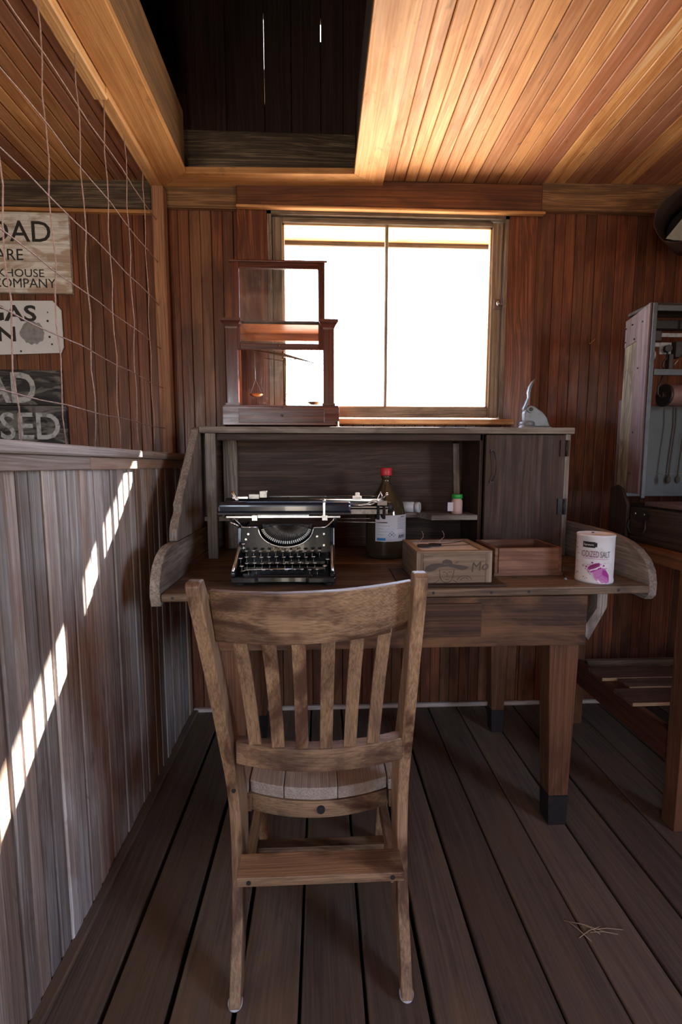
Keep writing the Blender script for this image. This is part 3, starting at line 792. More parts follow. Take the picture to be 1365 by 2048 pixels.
# front plate with half round opening
n = 20; pts = [(-.143, .085), (-.143, .166), (-.092, .166)]
for i in range(n + 1):
    a = PI * i / n; pts.append((-.088 * math.cos(a), .164 - .062 * math.sin(a)))
pts += [(.092, .166), (.143, .166), (.143, .085)]
fp = T('front_plate', MB().prism(pts, 1, .108, .112, 0, 'gloss_black'), bevel=0)
b = MB().tube([(-.088 * math.cos(PI * i / 24), .107, .164 - .062 * math.sin(PI * i / 24)) for i in range(25)], .0022, 8, 'nickel')
b.tube([(-.143, .108, .167), (-.09, .108, .167)], .0022, 8, 'nickel')
b.tube([(.09, .108, .165), (.125, .108, .166), (.135, .108, .172), (.15, .112, .186), (.158, .115, .20)], .0028, 8, 'nickel')
build('trim', b, parent=fp)
for x, z in ((-.128, .128), (-.120, .145), (.122, .145), (.122, .108), (-.135, .1), (.1, .137)):
    build('screw', MB().cyl(x, .105, z, .0035, .004, 1, 12, 'nickel'), parent=fp)
b = MB().text('UNDERWOOD', .0155, lambda u, v, w_: (u - .003, .1068 - w_, .0915 + v), 'gold_lettering', bold=.0002, extrude=.0002, align='CENTER', sx=.88)
build('lettering', b, parent=fp)
# type basket: segment and typebars
b = MB()
pts = [(-.082, .172)] + [(-.082 * math.cos(PI * i / 18), .158 - .050 * math.sin(PI * i / 18)) for i in range(19)] + [(.082, .172)]
b.prism(pts, 1, .150, .156, 0, 'dark_iron')
pts = [(-.074 * math.cos(PI * i / 18), .170 - .034 * math.sin(PI * i / 18)) for i in range(19)]
pts2 = [(-.058 * math.cos(PI * i / 18), .172 - .018 * math.sin(PI * i / 18)) for i in range(19)][::-1]
b.prism(pts + pts2, 1, .143, .150, 0, 'dark_iron')
T('type_segment', b)
NB = 30
bar = MB().tube([(0, 0, 0), (0, .004, .056)], .0010, 5, 'nickel_dull'); bar.box(-.0018, .0018, -.003, .003, -.004, .005, 2, 'nickel_dull')
tb0 = None
for i in range(NB):
    a = lerp(-1.28, 1.28, i / (NB - 1.))
    if tb0 is None: tb0 = T('typebar', bar, bevel=0); o = tb0
    else: o = tb0.copy(); COL.objects.link(o); o.parent = tw
    o.location = (.080 * math.sin(a), .121, .186 - .012 - .060 * math.cos(a)); o.rotation_euler = (math.radians(-8), -a, 0)
# keys
def key_mesh():
    k = MB(); k.lathe([(.0062, 0), (.0072, .0008), (.0072, .0028), (.0064, .0032)], 0, 0, 0, 16, 2, 'nickel'); k.cyl(0, 0, .0024, .0058, .0011, 2, 14, 'key_top')
    k.cyl(0, 0, -.022, .0011, .022, 2, 6, 'nickel_dull'); return k
k0 = None
rows = [(.020, .047, 10, -.106, .0232), (.042, .062, 10, -.114, .0232), (.064, .077, 10, -.119, .0232), (.086, .092, 11, -.124, .0232)]
for y, z, n, x0, dx in rows:
    for i in range(n):
        if k0 is None: k0 = T('key', key_mesh(), bevel=0); o = k0
        else: o = k0.copy(); COL.objects.link(o); o.parent = tw
        o.location = (x0 + dx * i, y, z + .001 * math.sin(i * 2.1)); o.rotation_euler = (math.radians(-9), 0, 0)
for x, y, z in ((-.128, .030, .056), (.126, .030, .056), (-.134, .098, .113), (.1345, .052, .072), (-.136, .055, .075)):
    o = k0.copy(); COL.objects.link(o); o.parent = tw; o.location = (x, y, z); o.rotation_euler = (0, 0, 0)
b = MB().box(-.07, .07, .010, .020, .036, .042, 0, 'gloss_black', ch=.002); T('space_bar', b)
b = MB()
for y, z in ((.030, .040), (.052, .055), (.074, .068)): b.box(-.125, .125, y, y + .004, z - .014, z - .006, 0, 'gloss_black')
T('key_lever_rack', b, bevel=0)
b = MB().tube([(-.13, .012, .044), (-.11, .010, .050), (-.06, .008, .053), (.05, .008, .053)], .0014, 6, 'nickel'); T('guard_wire', b, bevel=0)
T('inner_housing', MB().box(-.140, .140, .165, .285, .032, .165, 0, 'gloss_black'), bevel=.004)
# carriage
b = MB(); 
prof = [(.098, .214)] + [(.112 - .014 * math.cos(PI * k / 12), .234 + .015 * math.sin(PI * k / 12)) for k in range(13)] + [(.126, .214)]
cf = T('carriage_cover', MB().prism(prof, 0, -.213, .208, 0, 'gloss_blue_black', smooth=False), bevel=.006, )
b = MB().box(-.213, .208, .099, .126, .208, .214, 0, 'dark_iron'); build('cover_lip', b, parent=cf)
T('carriage_rail', MB().box(-.19, .175, .108, .118, .196, .203, 0, 'nickel').box(-.10, .075, .106, .110, .2035, .207, 0, 'nickel'), bevel=.001)
T('carriage_bed', MB().box(-.19, .33, .13, .155, .205, .222, 0, 'nickel_dull').box(.17, .33, .125, .165, .226, .230, 0, 'nickel_dull'), bevel=.001)
for x in (-.098, .125):
    T('margin_stop', MB().box(x - .009, x + .009, .100, .110, .188, .206, 0, 'nickel').cyl(x, .104, .206, .0045, .008, 2, 12, 'nickel'), bevel=.001)
T('margin_pointer', MB().box(.119, .127, .092, .098, .200, .250, 2, 'nickel').sphere(.123, .095, .252, .006, 12, 'nickel'), bevel=.001)
pt = T('platen', MB().cyl(-.20, .165, .238, .019, .52, 0, 28, 'rubber'), bevel=0)
b = MB().lathe([(.006, 0), (.017, .003), (.019, .010), (.019, .018), (.014, .024)], .325, .160, .226, 20, 0, 'rubber'); build('platen_knob', b, parent=pt)
T('paper_table', MB().box(-.145, .305, .188, .192, .236, .262, 0, 'gloss_black', Matrix.Identity(4)), bevel=.001)
for q, m_ in (((-.175, -.125, .14, .17, .255, .263), 'nickel'), ((-.124, -.09, .15, .16, .254, .270), 'nickel_dull'), ((-.089, -.065, .15, .17, .258, .280), 'nickel_dull'), ((.215, .245, .14, .16, .252, .264), 'nickel'), ((.225, .24, .161, .17, .255, .274), 'nickel')):
    T('paper_finger', MB().box(*q, 0, m_), bevel=.001)
T('release_lever', MB().tube([(-.158, .130, .248), (-.162, .128, .256), (-.168, .128, .268), (-.175, .130, .280)], .004, 8, 'nickel', rs=[.008, .005, .004, .0045]), bevel=0)
b = MB().tube([(.208, .120, .236), (.245, .118, .236), (.262, .117, .240), (.280, .117, .252), (.31, .117, .254)], .0026, 8, 'nickel')
b.tube([(.245, .118, .236), (.275, .116, .238), (.290, .116, .246), (.300, .116, .268), (.305, .116, .279), (.309, .116, .268), (.311, .117, .252)], .0024, 8, 'nickel')
b.tube([(.312, .118, .254), (.316, .118, .262), (.322, .116, .268)], .0016, 6, 'nickel').sphere(.325, .115, .270, .0065, 12, 'nickel')
b.box(.295, .325, .110, .13, .236, .250, 0, 'nickel_dull')
T('return_lever', b, bevel=0)
for q in ((.293, .303, .12, .19, .188, .245), (.312, .322, .12, .18, .190, .24), (-.206, -.196, .13, .19, .195, .245)): T('carriage_end', MB().box(*q, 2, 'gloss_black'), bevel=.002)
T('shift_lever', MB().tube([(-.150, .112, .168), (-.165, .112, .178), (-.176, .112, .182)], .004, 8, 'nickel'), bevel=0); T('spring', MB().tube([(-.17, .11, .2), (-.155, .11, .185), (-.14, .11, .17)], .0015, 6, 'nickel'), bevel=0)
T('carriage_arm', MB().tube([(.155, .125, .168), (.158, .12, .19), (.158, .12, .205)], .008, 8, 'gloss_black'), bevel=0); T('carriage_arm', MB().tube([(-.160, .125, .172), (-.170, .12, .19), (-.172, .12, .205)], .007, 8, 'gloss_black'), bevel=0)
T('guide_rod', MB().tube([(.16, .14, .18), (.33, .14, .176)], .002, 6, 'nickel_dull'), bevel=0); T('guide_rod', MB().tube([(.16, .14, .190), (.30, .14, .190)], .0015, 6, 'nickel_dull'), bevel=0)
for x in (-.105, .105): T('ribbon_spool', MB().cyl(x, .135, .150, .024, .014, 2, 20, 'gloss_black'), bevel=0)

# ================================================================== BALANCE CASE
bs = thing('balance_scale', 'laboratory beam balance in a mahogany and glass case with its sash raised', 'balance scale', (-.153, 1.89, 1.295))
def B(name, mb, mat=None, bevel=.0012, par=None): return build(name, mb, mat, par or bs, bevel)
Y0, Y1b = 1.80, 1.985
ba = B('base', MB().box(-.378, .072, Y0, Y1b, 1.304, 1.374, 0, 'case_wood').box(-.374, .068, Y0 + .003, Y1b - .003, 1.374, 1.380, 0, 'case_wood'))
dd = B('drawer', MB().box(-.316, .014, Y0 - .004, Y0, 1.314, 1.366, 0, 'case_wood')); build('knob', MB().cyl(-.150, Y0 - .012, 1.340, .0045, .008, 1, 14, 'dark_iron'), parent=dd)
build('screw', MB().cyl(-.150, Y0 - .006, 1.371, .0035, .006, 1, 12, 'dark_iron'), parent=ba)
for x in (-.366, .060):
    for y in (Y0 + .008, Y1b - .02): B('levelling_foot', MB().lathe([(.010, 0), (.010, .003), (.005, .004), (.005, .009)], x, y, 1.295, 14, 2, 'brass_dark'), bevel=0)
B('levelling_screw', MB().lathe([(.009, 0), (.009, .004), (.006, .006), (.006, .022)], .064, Y0 - .008, 1.295, 14, 2, 'nickel'), bevel=0)
for xa, xb in ((-.361, -.316), (.010, .052)):
    col = B('column', MB().box(xa, xb, Y0 + .004, Y0 + .030, 1.380, 1.682, 2, 'case_wood'))
    c = MB().box(xa - .004, xb + .004, Y0, Y0 + .034, 1.380, 1.388, 0, 'case_wood')
    rg = []
    for e_, z in ((0.0, 1.666), (.002, 1.672), (.008, 1.682), (.013, 1.688), (.016, 1.690), (.016, 1.700)):
        rg.append([(xa - e_, Y0 + .004 - e_, z), (xb + e_, Y0 + .004 - e_, z), (xb + e_, Y0 + .03 + e_ * .5, z), (xa - e_, Y0 + .03 + e_ * .5, z)])
    c.loft(rg, 0, 'case_wood'); build('capital', c, parent=col)
for x in (-.352, .028): B('rear_post', MB().box(x, x + .018, Y1b - .02, Y1b, 1.380, 1.69, 2, 'case_lit_wood'))
B('case_top', MB().box(-.352, .046, Y0 + .034, Y1b + .002, 1.690, 1.700, 0, 'case_lit_wood').box(-.352, .046, Y0 + .034, Y0 + .040, 1.6905, 1.7045, 0, 'case_wood'))
B('rear_frame', MB().box(-.334, .028, Y1b - .018, Y1b - .004, 1.665, 1.69, 0, 'case_lit_wood')); B('rear_frame', MB().box(-.334, .028, Y1b - .018, Y1b - .004, 1.380, 1.395, 0, 'case_lit_wood'))
B('side_rail', MB().box(-.350, -.338, Y0 + .03, Y1b - .02, 1.67, 1.69, 1, 'case_lit_wood')); B('side_rail', MB().box(.030, .042, Y0 + .03, Y1b - .02, 1.67, 1.69, 1, 'case_wood'))
B('side_glass', MB().box(-.345, -.3435, Y0 + .03, Y1b - .02, 1.38, 1.67), 'case_glass', 0)
B('side_glass', MB().box(.036, .0375, Y0 + .03, Y1b - .02, 1.38, 1.67), 'case_glass', 0)
B('rear_glass', MB().box(-.334, .028, Y1b - .012, Y1b - .0105, 1.395, 1.665), 'case_glass', 0)
sa = B('sash', MB().box(-.334, -.306, Y0 + .008, Y0 + .020, 1.590, 1.908, 2, 'case_wood').box(-.008, .017, Y0 + .008, Y0 + .020, 1.590, 1.908, 2, 'case_wood')
       .box(-.306, -.008, Y0 + .008, Y0 + .020, 1.590, 1.613, 0, 'case_wood').box(-.306, -.008, Y0 + .008, Y0 + .020, 1.886, 1.908, 0, 'case_wood')
       .box(-.343, .026, Y0 + .002, Y0 + .024, 1.908, 1.915, 0, 'case_wood'))
build('glass', MB().box(-.306, -.008, Y0 + .013, Y0 + .0145, 1.613, 1.886), 'case_glass', sa)
build('knob', MB().sphere(-.157, Y0 + .004, 1.604, .0045, 12, 'brass'), parent=sa)
YB = 1.880
def bx(px): return px   # placeholder for readability
b = MB().lathe([(.016, 0), (.016, .004), (.007, .008), (.0065, .16), (.0085, .165), (.0065, .17), (.0065, .19)], -.144, YB, 1.384, 16, 2, 'brass_old'); B('pillar', b, bevel=0)
L = Vector((-.262, YB, 1.603)); Rr = Vector((-.030, YB, 1.558)); Cc = Vector((-.150, YB, 1.588))
b = MB()
def taper(p0, p1, h0, h1):
    d = (p1 - p0).normalized(); up = Vector((-d.z, 0, d.x))
    r = []
    for p, h in ((p0, h0), (p1, h1)):
        r.append([tuple(p + up * h + Vector((0, -.002, 0))), tuple(p - up * h + Vector((0, -.002, 0))), tuple(p - up * h + Vector((0, .002, 0))), tuple(p + up * h + Vector((0, .002, 0)))])
    b.loft(r, 0, 'brass_dark')
taper(L, Cc, .0012, .006); taper(Cc, Rr, .006, .0012)
b.box(-.154, -.146, YB - .004, YB + .004, 1.570, 1.600, 2, 'brass_dark')
b.sphere(Rr.x, YB, Rr.z, .003, 10, 'brass_dark').sphere(L.x, YB, L.z, .003, 10, 'brass_dark')
B('beam', b, bevel=0)
b = MB().tube([(-.226, YB, 1.566), (-.224, YB, 1.573), (-.19, YB, 1.570), (-.150, YB, 1.563), (-.11, YB, 1.570), (-.076, YB, 1.573), (-.074, YB, 1.566)], .0016, 6, 'brass_dark')
B('beam_rest', b, bevel=0)
for x, zt, zp, tilt in ((-.262, 1.600, 1.428, .1), (-.030, 1.556, 1.398, .25)):
    pn = B('pan', MB().lathe([(.001, -.006), (.015, -.005), (.024, 0), (.027, .004)], x + .004, YB, zp, 20, 2, 'brass', cap=False), bevel=0)
    b = MB()
    for dx in (-.024, .024): b.tube([(x, YB, zt), (x + .001 + dx * .05, YB, zp + .06), (x + .004 + dx, YB, zp + .004)], .0006, 4, 'thread')
    build('cord', b, parent=pn)
B('setting_lever', MB().tube([(-.150, YB - .006, 1.41), (-.138, YB - .01, 1.405), (-.134, YB - .01, 1.41), (-.136, YB - .01, 1.43)], .0012, 6, 'brass_dark').sphere(-.136, YB - .01, 1.432, .003, 8, 'brass'), bevel=0)

# ================================================================== EMBOSSER on the hutch
em = thing('seal_press', 'grey cast-iron hand press with a raised curved lever', 'seal press', (.88, 1.88, 1.295))
YE = 1.875
b = MB().lathe([(.033, 0), (.035, .006), (.033, .014), (.029, .016), (.031, .022), (.030, .030), (.024, .034)], .852, YE, 1.295, 24, 2, 'cast_grey')
b.box(.86, .945, YE - .028, YE + .028, 1.295, 1.306, 0, 'cast_grey')
build('base', b, parent=em, bevel=.003)
prof = [(.836, 1.327), (.834, 1.360), (.840, 1.384), (.856, 1.394), (.872, 1.392), (.890, 1.380), (.912, 1.366), (.930, 1.345), (.940, 1.318), (.946, 1.306), (.880, 1.306), (.874, 1.318), (.862, 1.327)]
b = MB().prism(prof, 1, YE - .014, YE + .014, 0, 'cast_grey'); build('body', b, parent=em, bevel=.004)
build('pivot', MB().cyl(.858, YE - .020, 1.376, .014, .040, 1, 20, 'cast_grey').cyl(.858, YE - .023, 1.376, .008, .046, 1, 16, 'dark_iron'), parent=em, bevel=.002)
pth = [(.842, YE, 1.366), (.838, YE, 1.380), (.846, YE, 1.402), (.854, YE, 1.425), (.853, YE, 1.445), (.858, YE, 1.468), (.868, YE, 1.487), (.878, YE, 1.500)]
b = MB(); r = []
for i, q in enumerate(pth):
    wd = [.008, .010, .0075, .006, .0085, .008, .006, .001][i]; q = Vector(q)
    d = (Vector(pth[min(i + 1, 7)]) - Vector(pth[max(i - 1, 0)])).normalized(); nrm = Vector((d.z, 0, -d.x))
    r.append([tuple(q + nrm * wd * .55 + Vector((0, -wd, 0))), tuple(q - nrm * wd * .55 + Vector((0, -wd, 0))), tuple(q - nrm * wd * .55 + Vector((0, wd, 0))), tuple(q + nrm * wd * .55 + Vector((0, wd, 0)))])
b.loft(r, 2, 'cast_grey', smooth=True); build('lever', b, parent=em, bevel=.001)

# ================================================================== BOTTLES
bt = thing('chemical_bottle', 'large dark glass reagent bottle with a red screw cap and paper label', 'bottle', (.258, 1.80, .785))
b = MB().lathe([(.070, 0), (.078, .006), (.079, .02), (.079, .165), (.077, .185), (.068, .215), (.050, .245), (.034, .268), (.023, .288), (.0175, .300), (.0175, .312), (.0205, .316), (.0205, .322), (.017, .325)], .258, 1.80, .785, 48, 2, 'bottle_glass')
build('bottle_body', b, parent=bt)
n = 48; b = MB().lathe([(.0225, 0), (.0232, .002), (.0232, .028), (.021, .0305)], .258, 1.80, 1.108, 36, 2, 'red_plastic'); build('cap', b, parent=bt)
b = MB(); a0, a1 = math.radians(-128), math.radians(-8); seg = 24; v = []; f = []
for i in range(seg + 1):
    a = lerp(a0, a1, i / seg)
    for z in (.856, .958): v.append((.258 + .0796 * math.cos(a), 1.80 + .0796 * math.sin(a), z))
for i in range(seg): f.append([2 * i, 2 * i + 2, 2 * i + 3, 2 * i + 1])
b.piece(v, f, 0, 'label_paper', smooth=True); lb = build('label', b, parent=bt)
def cylfn(cx, cy, cz, r, ang0):      # ang0: direction (radians) of u = 0
    return lambda u, v_, w_: (cx + (r + w_) * math.cos(ang0 + u / r), cy + (r + w_) * math.sin(ang0 + u / r), cz + v_)
def strip(b, fn, u0, u1, v0, v1, mat, n=6, w=.0003):
    v = []; f = []
    for i in range(n + 1):
        u = lerp(u0, u1, i / n); v += [fn(u, v0, w), fn(u, v1, w)]
    for i in range(n): f.append([2 * i, 2 * i + 2, 2 * i + 3, 2 * i + 1])
    b.piece(v, f, 0, mat, smooth=True)
fn = cylfn(.258, 1.80, .856, .0798, math.radians(-78))
b = MB()
for i in range(9):       # fine print as ruled lines
    z = .090 - i * .0052
    strip(b, fn, .020, .052 + .006 * ((i * 7) % 3) / 2, z, z + .0012, 'grey_ink')
for i, (u0, u1) in enumerate(((-.058, -.030), (-.058, -.012), (-.058, -.040), (-.058, -.018), (-.058, -.034))):
    z = .072 - i * .0115; strip(b, fn, u0, u1, z, z + (.0022 if i == 0 else .0010), 'grey_ink')
strip(b, fn, -.06, .062, .048, .0485, 'grey_ink'); strip(b, fn, .035, .060, .094, .097, 'ink_dark')
strip(b, fn, -.062, -.028, .004, .014, 'ink_blue'); strip(b, fn, .024, .060, .030, .0308, 'grey_ink')
for i in range(4): strip(b, fn, .026 + i * .009, .031 + i * .009, .012, .022, 'ink_dark', 2); strip(b, fn, .028 + i * .009, .033 + i * .009, .018, .026, 'ink_dark', 2)
for (u, z) in ((-.004, .034), (.004, .026), (-.012, .026)):
    for k in range(4):
        a = PI / 2 * k; strip(b, fn, u + .006 * math.cos(a) - .002, u + .006 * math.cos(a) + .002, z + .005 * math.sin(a) - .0012, z + .005 * math.sin(a) + .0012, 'ink_dark', 1)
build('print', b, parent=lb)

wb = thing('white_jar', 'small white plastic bottle lying on its side on the hutch shelf', 'bottle', (.37, 1.91, .950), math.radians(-28), local=True)
build('bottle_body', MB().lathe([(.004, -.045), (.019, -.044), (.0225, -.040), (.0225, .028)], 0, 0, .0228, 28, 0, 'white_plastic'), parent=wb)
build('cap', MB().lathe([(.0228, .028), (.0228, .048), (.021, .050)], 0, 0, .0228, 28, 0, 'white_plastic'), parent=wb)
pb = thing('pill_bottle', 'small clear vial of pink contents with a green cap standing on the shelf', 'bottle', (.560, 1.85, .950))
build('vial', MB().lathe([(.020, 0), (.0225, .002), (.0225, .052), (.019, .060), (.019, .064)], .560, 1.85, .950, 28, 2, 'pink_powder'), parent=pb)
build('cap', MB().lathe([(.0222, 0), (.0222, .016), (.020, .0175)], .560, 1.85, 1.013, 32, 2, 'green_plastic'), parent=pb)
b = MB(); strip(b, cylfn(.560, 1.85, .962, .0226, math.radians(-110)), -.014, .020, 0, .036, 'pink_powder', 6); b.box(.517, .540, 1.833, 1.834, .962, .998, 0, 'label_paper'); build('label', b, parent=pb)

# ================================================================== CIGAR BOX with board under it
bd = tag(build('thin_board', MB().box(.235, .56, 1.322, 1.56, .7855, .7905, 0, 'desk_wood', Matrix.Translation((.4, 1.44, 0)) @ Matrix.Rotation(math.radians(-1), 4, 'Z') @ Matrix.Translation((-.4, -1.44, 0))), bevel=.001),
         'thin dark board lying on the desk under the printed wooden box', 'board')
cb = thing('cigar_box', 'shallow wooden box printed with a woman in a wide hat, framed lid on top', 'box', (.405, 1.345, .791), math.radians(1), local=True)
hw, dpt, hh = .117, .225, .094
b = MB().box(-hw + .02, hw - .02, 0, .009, 0, hh, 0, 'box_wood').box(-hw, -hw + .0195, 0, .012, 0, hh, 2, 'box_wood').box(hw - .0195, hw, 0, .012, 0, hh, 2, 'box_wood')
b.box(-hw, -hw + .008, .012, dpt, 0, hh, 1, 'box_wood').box(hw - .008, hw, .012, dpt, 0, hh, 1, 'box_wood').box(-hw, hw, dpt - .008, dpt, .001, hh, 0, 'box_wood').box(-hw + .008, hw - .008, .012, dpt - .008, 0, .006, 0, 'box_wood')
build('box_body', b, parent=cb, bevel=.001)
b = MB().box(-hw, hw, 0, .022, hh, hh + .005, 0, 'box_wood').box(-hw, hw, dpt - .022, dpt, hh, hh + .005, 0, 'box_wood').box(-hw, -hw + .022, .0225, dpt - .0225, hh, hh + .005, 1, 'box_wood').box(hw - .022, hw, .0225, dpt - .0225, hh, hh + .005, 1, 'box_wood')
b.box(-hw + .022, hw - .022, .0225, dpt - .0225, hh - .003, hh - .0005, 0, 'label_paper')
build('lid', b, parent=cb, bevel=.001)
b = MB(); yf = -.0006
def tl(pts, r=.0007): b.tube([(p[0], yf, p[1]) for p in pts], r, 5, 'ink_brown')
def blob(pts, mat='ink_brown', th=.0008): b.prism(pts, 1, yf, yf + th, 0, mat)
# woman's face and wide-brimmed plumed hat
def ell(cx, cz, rx, rz, n=18, t0=0, t1=2 * PI): return [(cx + rx * math.cos(lerp(t0, t1, i / n)), cz + rz * math.sin(lerp(t0, t1, i / n))) for i in range(n + 1)]
blob([(-.092, .040), (-.088, .052), (-.072, .060), (-.050, .062), (-.03, .058), (-.012, .060), (.02, .055), (.044, .050), (.036, .042), (.020, .040), (.004, .046), (-.02, .052), (-.048, .050), (-.062, .040), (-.078, .036)])
blob([(-.040, .060), (-.036, .070), (-.024, .074), (-.010, .070), (-.006, .060)], 'ink_brown')
tl(ell(-.024, .028, .021, .026, 16, PI, 2 * PI) ); tl([(-.045, .028), (-.046, .042)]); tl([(-.003, .028), (0, .044)])
tl([(-.036, .034), (-.030, .036), (-.026, .034)]); tl([(-.018, .034), (-.013, .036), (-.008, .034)]); tl([(-.023, .032), (-.021, .022), (-.025, .021)]); tl([(-.029, .013), (-.022, .011), (-.016, .013)])
tl([(-.046, .012), (-.058, .002), (-.07, -.0)] ); tl([(-.004, .010), (.010, .002)]); tl(ell(.032, .008, .022, .014, 14, 0, PI)); tl(ell(.032, .008, .012, .008, 10, 0, PI))
tl([(-.096, .063), (-.096, .003)], .0004)
b.text('Mo', .042, lambda u, v, w_: (.050 + u + v * .12, yf - w_, .034 + v + u * .12), 'ink_brown', extrude=.0003)
tl([(-.098, .086), (-.088, .083), (-.076, .086), (-.068, .084)], .0006)
build('print', b, parent=cb)
sp_ = thing('spectacles', 'dark wire-rimmed pair of old eyeglasses folded on the lid of the printed box', 'eyeglasses', (.39, 1.45, .8905), 0, local=True)
b = MB().cyl(-.055, 0, -.0025, .022, .0015, 2, 24, 'knit_black').cyl(-.016, .018, -.0025, .020, .0015, 2, 24, 'knit_black'); build('lens', b, parent=sp_)
b = MB().tube([(-.055 + .023 * math.cos(2 * PI * k / 24), .023 * math.sin(2 * PI * k / 24), -.001) for k in range(24)], .0012, 6, 'dark_iron', closed=True)
b.tube([(-.016 + .021 * math.cos(2 * PI * k / 24), .018 + .021 * math.sin(2 * PI * k / 24), -.001) for k in range(24)], .0012, 6, 'dark_iron', closed=True); build('rim', b, parent=sp_)
b = MB().tube([(-.035, -.012, 0), (.03, -.016, .001), (.09, -.004, .001), (.1, .01, .0005)], .0011, 6, 'dark_iron').tube([(-.03, .02, .001), (.02, .008, .003), (.08, .04, .004)], .0011, 6, 'dark_iron')
b.tube([(-.075, .01, .002), (-.05, .075, .006), (-.037, .098, .010), (-.036, .104, .022), (-.041, .106, .030)], .0011, 6, 'wire_rust').tube([(.0, .03, .002), (.02, .08, .004), (.036, .098, .010), (.037, .104, .022), (.031, .106, .031)], .0011, 6, 'wire_rust'); build('temple', b, parent=sp_)

db = thing('wooden_tray', 'open-topped redwood drawer box beside the salt canister', 'box', (.688, 1.46, .785), math.radians(1.5), local=True)
hw, dpt, hh = .115, .175, .092
b = MB().box(-hw + .012, hw - .013, -.004, .008, .008, hh, 0, 'drawer_wood').box(-hw, hw, 0, dpt, 0, .007, 0, 'drawer_wood')
b.box(-hw, -hw + .0115, 0, dpt, .007, hh, 1, 'drawer_wood').box(hw - .0125, hw, 0, dpt, .007, hh, 1, 'drawer_wood').box(-hw + .012, hw - .013, dpt - .010, dpt, .007, hh, 0, 'drawer_wood')
build('box_body', b, parent=db, bevel=.0015)
b = MB().prism([(0, .004), (0, .088), (.004, .088), (.004, .004)], 0, -hw - .0008, -hw - .0002, 1, 'flat_black'); 
build('bottom_batten', MB().box(-hw - .004, hw + .002, -.007, -.0045, 0, .009, 0, 'drawer_wood'), parent=db)

# ================================================================== SALT
sl = thing('salt_canister', 'white cylindrical iodized salt carton with purple jar print, right end of the desk', 'canister', (.867, 1.385, .785))
RS = .055; HS = .150
build('carton', MB().lathe([(RS - .001, 0), (RS, .002), (RS, .010), (RS - .0012, .012), (RS - .0012, HS - .008), (RS, HS - .006), (RS, HS), (RS - .002, HS + .001), (RS - .003, HS - .002), (.0005, HS - .002)], .867, 1.385, .785, 48, 2, 'carton_white'), parent=sl)
fn = cylfn(.867, 1.385, .785, RS, math.atan2(-1.385, -.867))
b = MB()
strip(b, fn, -.036, .000, .112, .130, 'flat_black', 6); strip(b, fn, .0, .005, .115, .128, 'flat_black', 2)
b.text('Signature', .0098, lambda u, v, w_: fn(u, v + .1185, w_ + .0006), 'white_ink', extrude=.0001, align='CENTER') if False else b.text('Signature', .0085, lambda u, v, w_: fn(u - .033, v + .1185, w_ + .0008), 'white_ink', extrude=.0001, sx=.9)
build('brand_tag', b, parent=sl)
build('lettering', MB().text('IODIZED', .0275, lambda u, v, w_: fn(u - .040, v + .083, w_ + .0006), 'plum_ink', extrude=.0001, sx=.47), parent=sl)
build('lettering', MB().text('SALT', .0275, lambda u, v, w_: fn(u + .014, v + .083, w_ + .0006), 'grey_ink', extrude=.0001, sx=.50), parent=sl)
b = MB(); strip(b, fn, -.034, .042, .0775, .0787, 'magenta_light'); build('rule', b, parent=sl)
b = MB()
def patch(poly, mat, w=.0005):
    b.piece([fn(p[0], p[1], w) for p in poly], [list(range(len(poly)))], 0, mat)
def ellp(cu, cv, ru, rv, rot=0, n=16): return [(cu + ru * math.cos(2 * PI * k / n) * math.cos(rot) - rv * math.sin(2 * PI * k / n) * math.sin(rot), cv + ru * math.cos(2 * PI * k / n) * math.sin(rot) + rv * math.sin(2 * PI * k / n) * math.cos(rot)) for k in range(n)]
# tilted jar: mouth upper left, body running off lower right
patch([(-.004, .036), (.020, .052), (.030, .050), (.044, .030), (.046, .006), (.036, .003), (.012, .003), (.002, .018)], 'magenta_light')
patch([(.024, .047), (.034, .042), (.044, .026), (.045, .010), (.034, .018), (.022, .034)], 'magenta_ink', .0008)
patch([(.010, .020), (.024, .030), (.034, .006), (.022, .004)], 'magenta_light', .0009)
patch([(-.014, .044), (-.008, .034), (.020, .050), (.014, .060)], 'magenta_ink', .0010)
patch([(-.012, .042), (-.010, .039), (.018, .054), (.016, .057)], 'white_ink', .0013)
patch(ellp(-.001, .055, .019, .007, .52), 'magenta_ink', .0012); patch(ellp(-.001, .056, .014, .0045, .52), 'plum_ink', .0015)
for cu, cv, r in ((-.022, .052, .003), (-.018, .042, .0025), (-.024, .045, .002), (-.006, .066, .003), (.012, .066, .002), (.026, .058, .003), (.018, .062, .0018), (-.014, .036, .002), (-.018, .058, .0018), (-.010, .030, .0018), (.030, .066, .0015), (-.028, .058, .0015), (.034, .050, .002)):
    patch(ellp(cu, cv, r, r, 0, 8), 'magenta_light' if r < .0026 else 'magenta_ink')
build('jar_print', b, parent=sl)
b = MB()
for k in range(34):
    u = R.uniform(-.070, -.046) if k % 3 else R.uniform(-.04, -.01); v = R.uniform(.015, .125) if k % 3 else R.uniform(.012, .06)
    b.piece([fn(p[0], p[1], .0003) for p in ellp(u, v, R.uniform(.001, .005), R.uniform(.0006, .002), R.uniform(0, 3), 7)], [list(range(7))], 0, 'carton_stain')
build('stain', b, parent=sl)
build('pour_spout', MB().cyl(.872, 1.41, .785 + HS - .001, .004, .002, 2, 10, 'flat_black'), parent=sl)
b = MB().tube([(.775, 1.385, .789), (.80, 1.44, .789), (.815, 1.475, .790)], .0012, 6, 'dark_iron').sphere(.775, 1.384, .790, .0048, 10, 'cotton', .9)
tag(build('cotton_swab', b), 'small dark stick with a fuzzy grey tip lying beside the salt canister', 'swab')

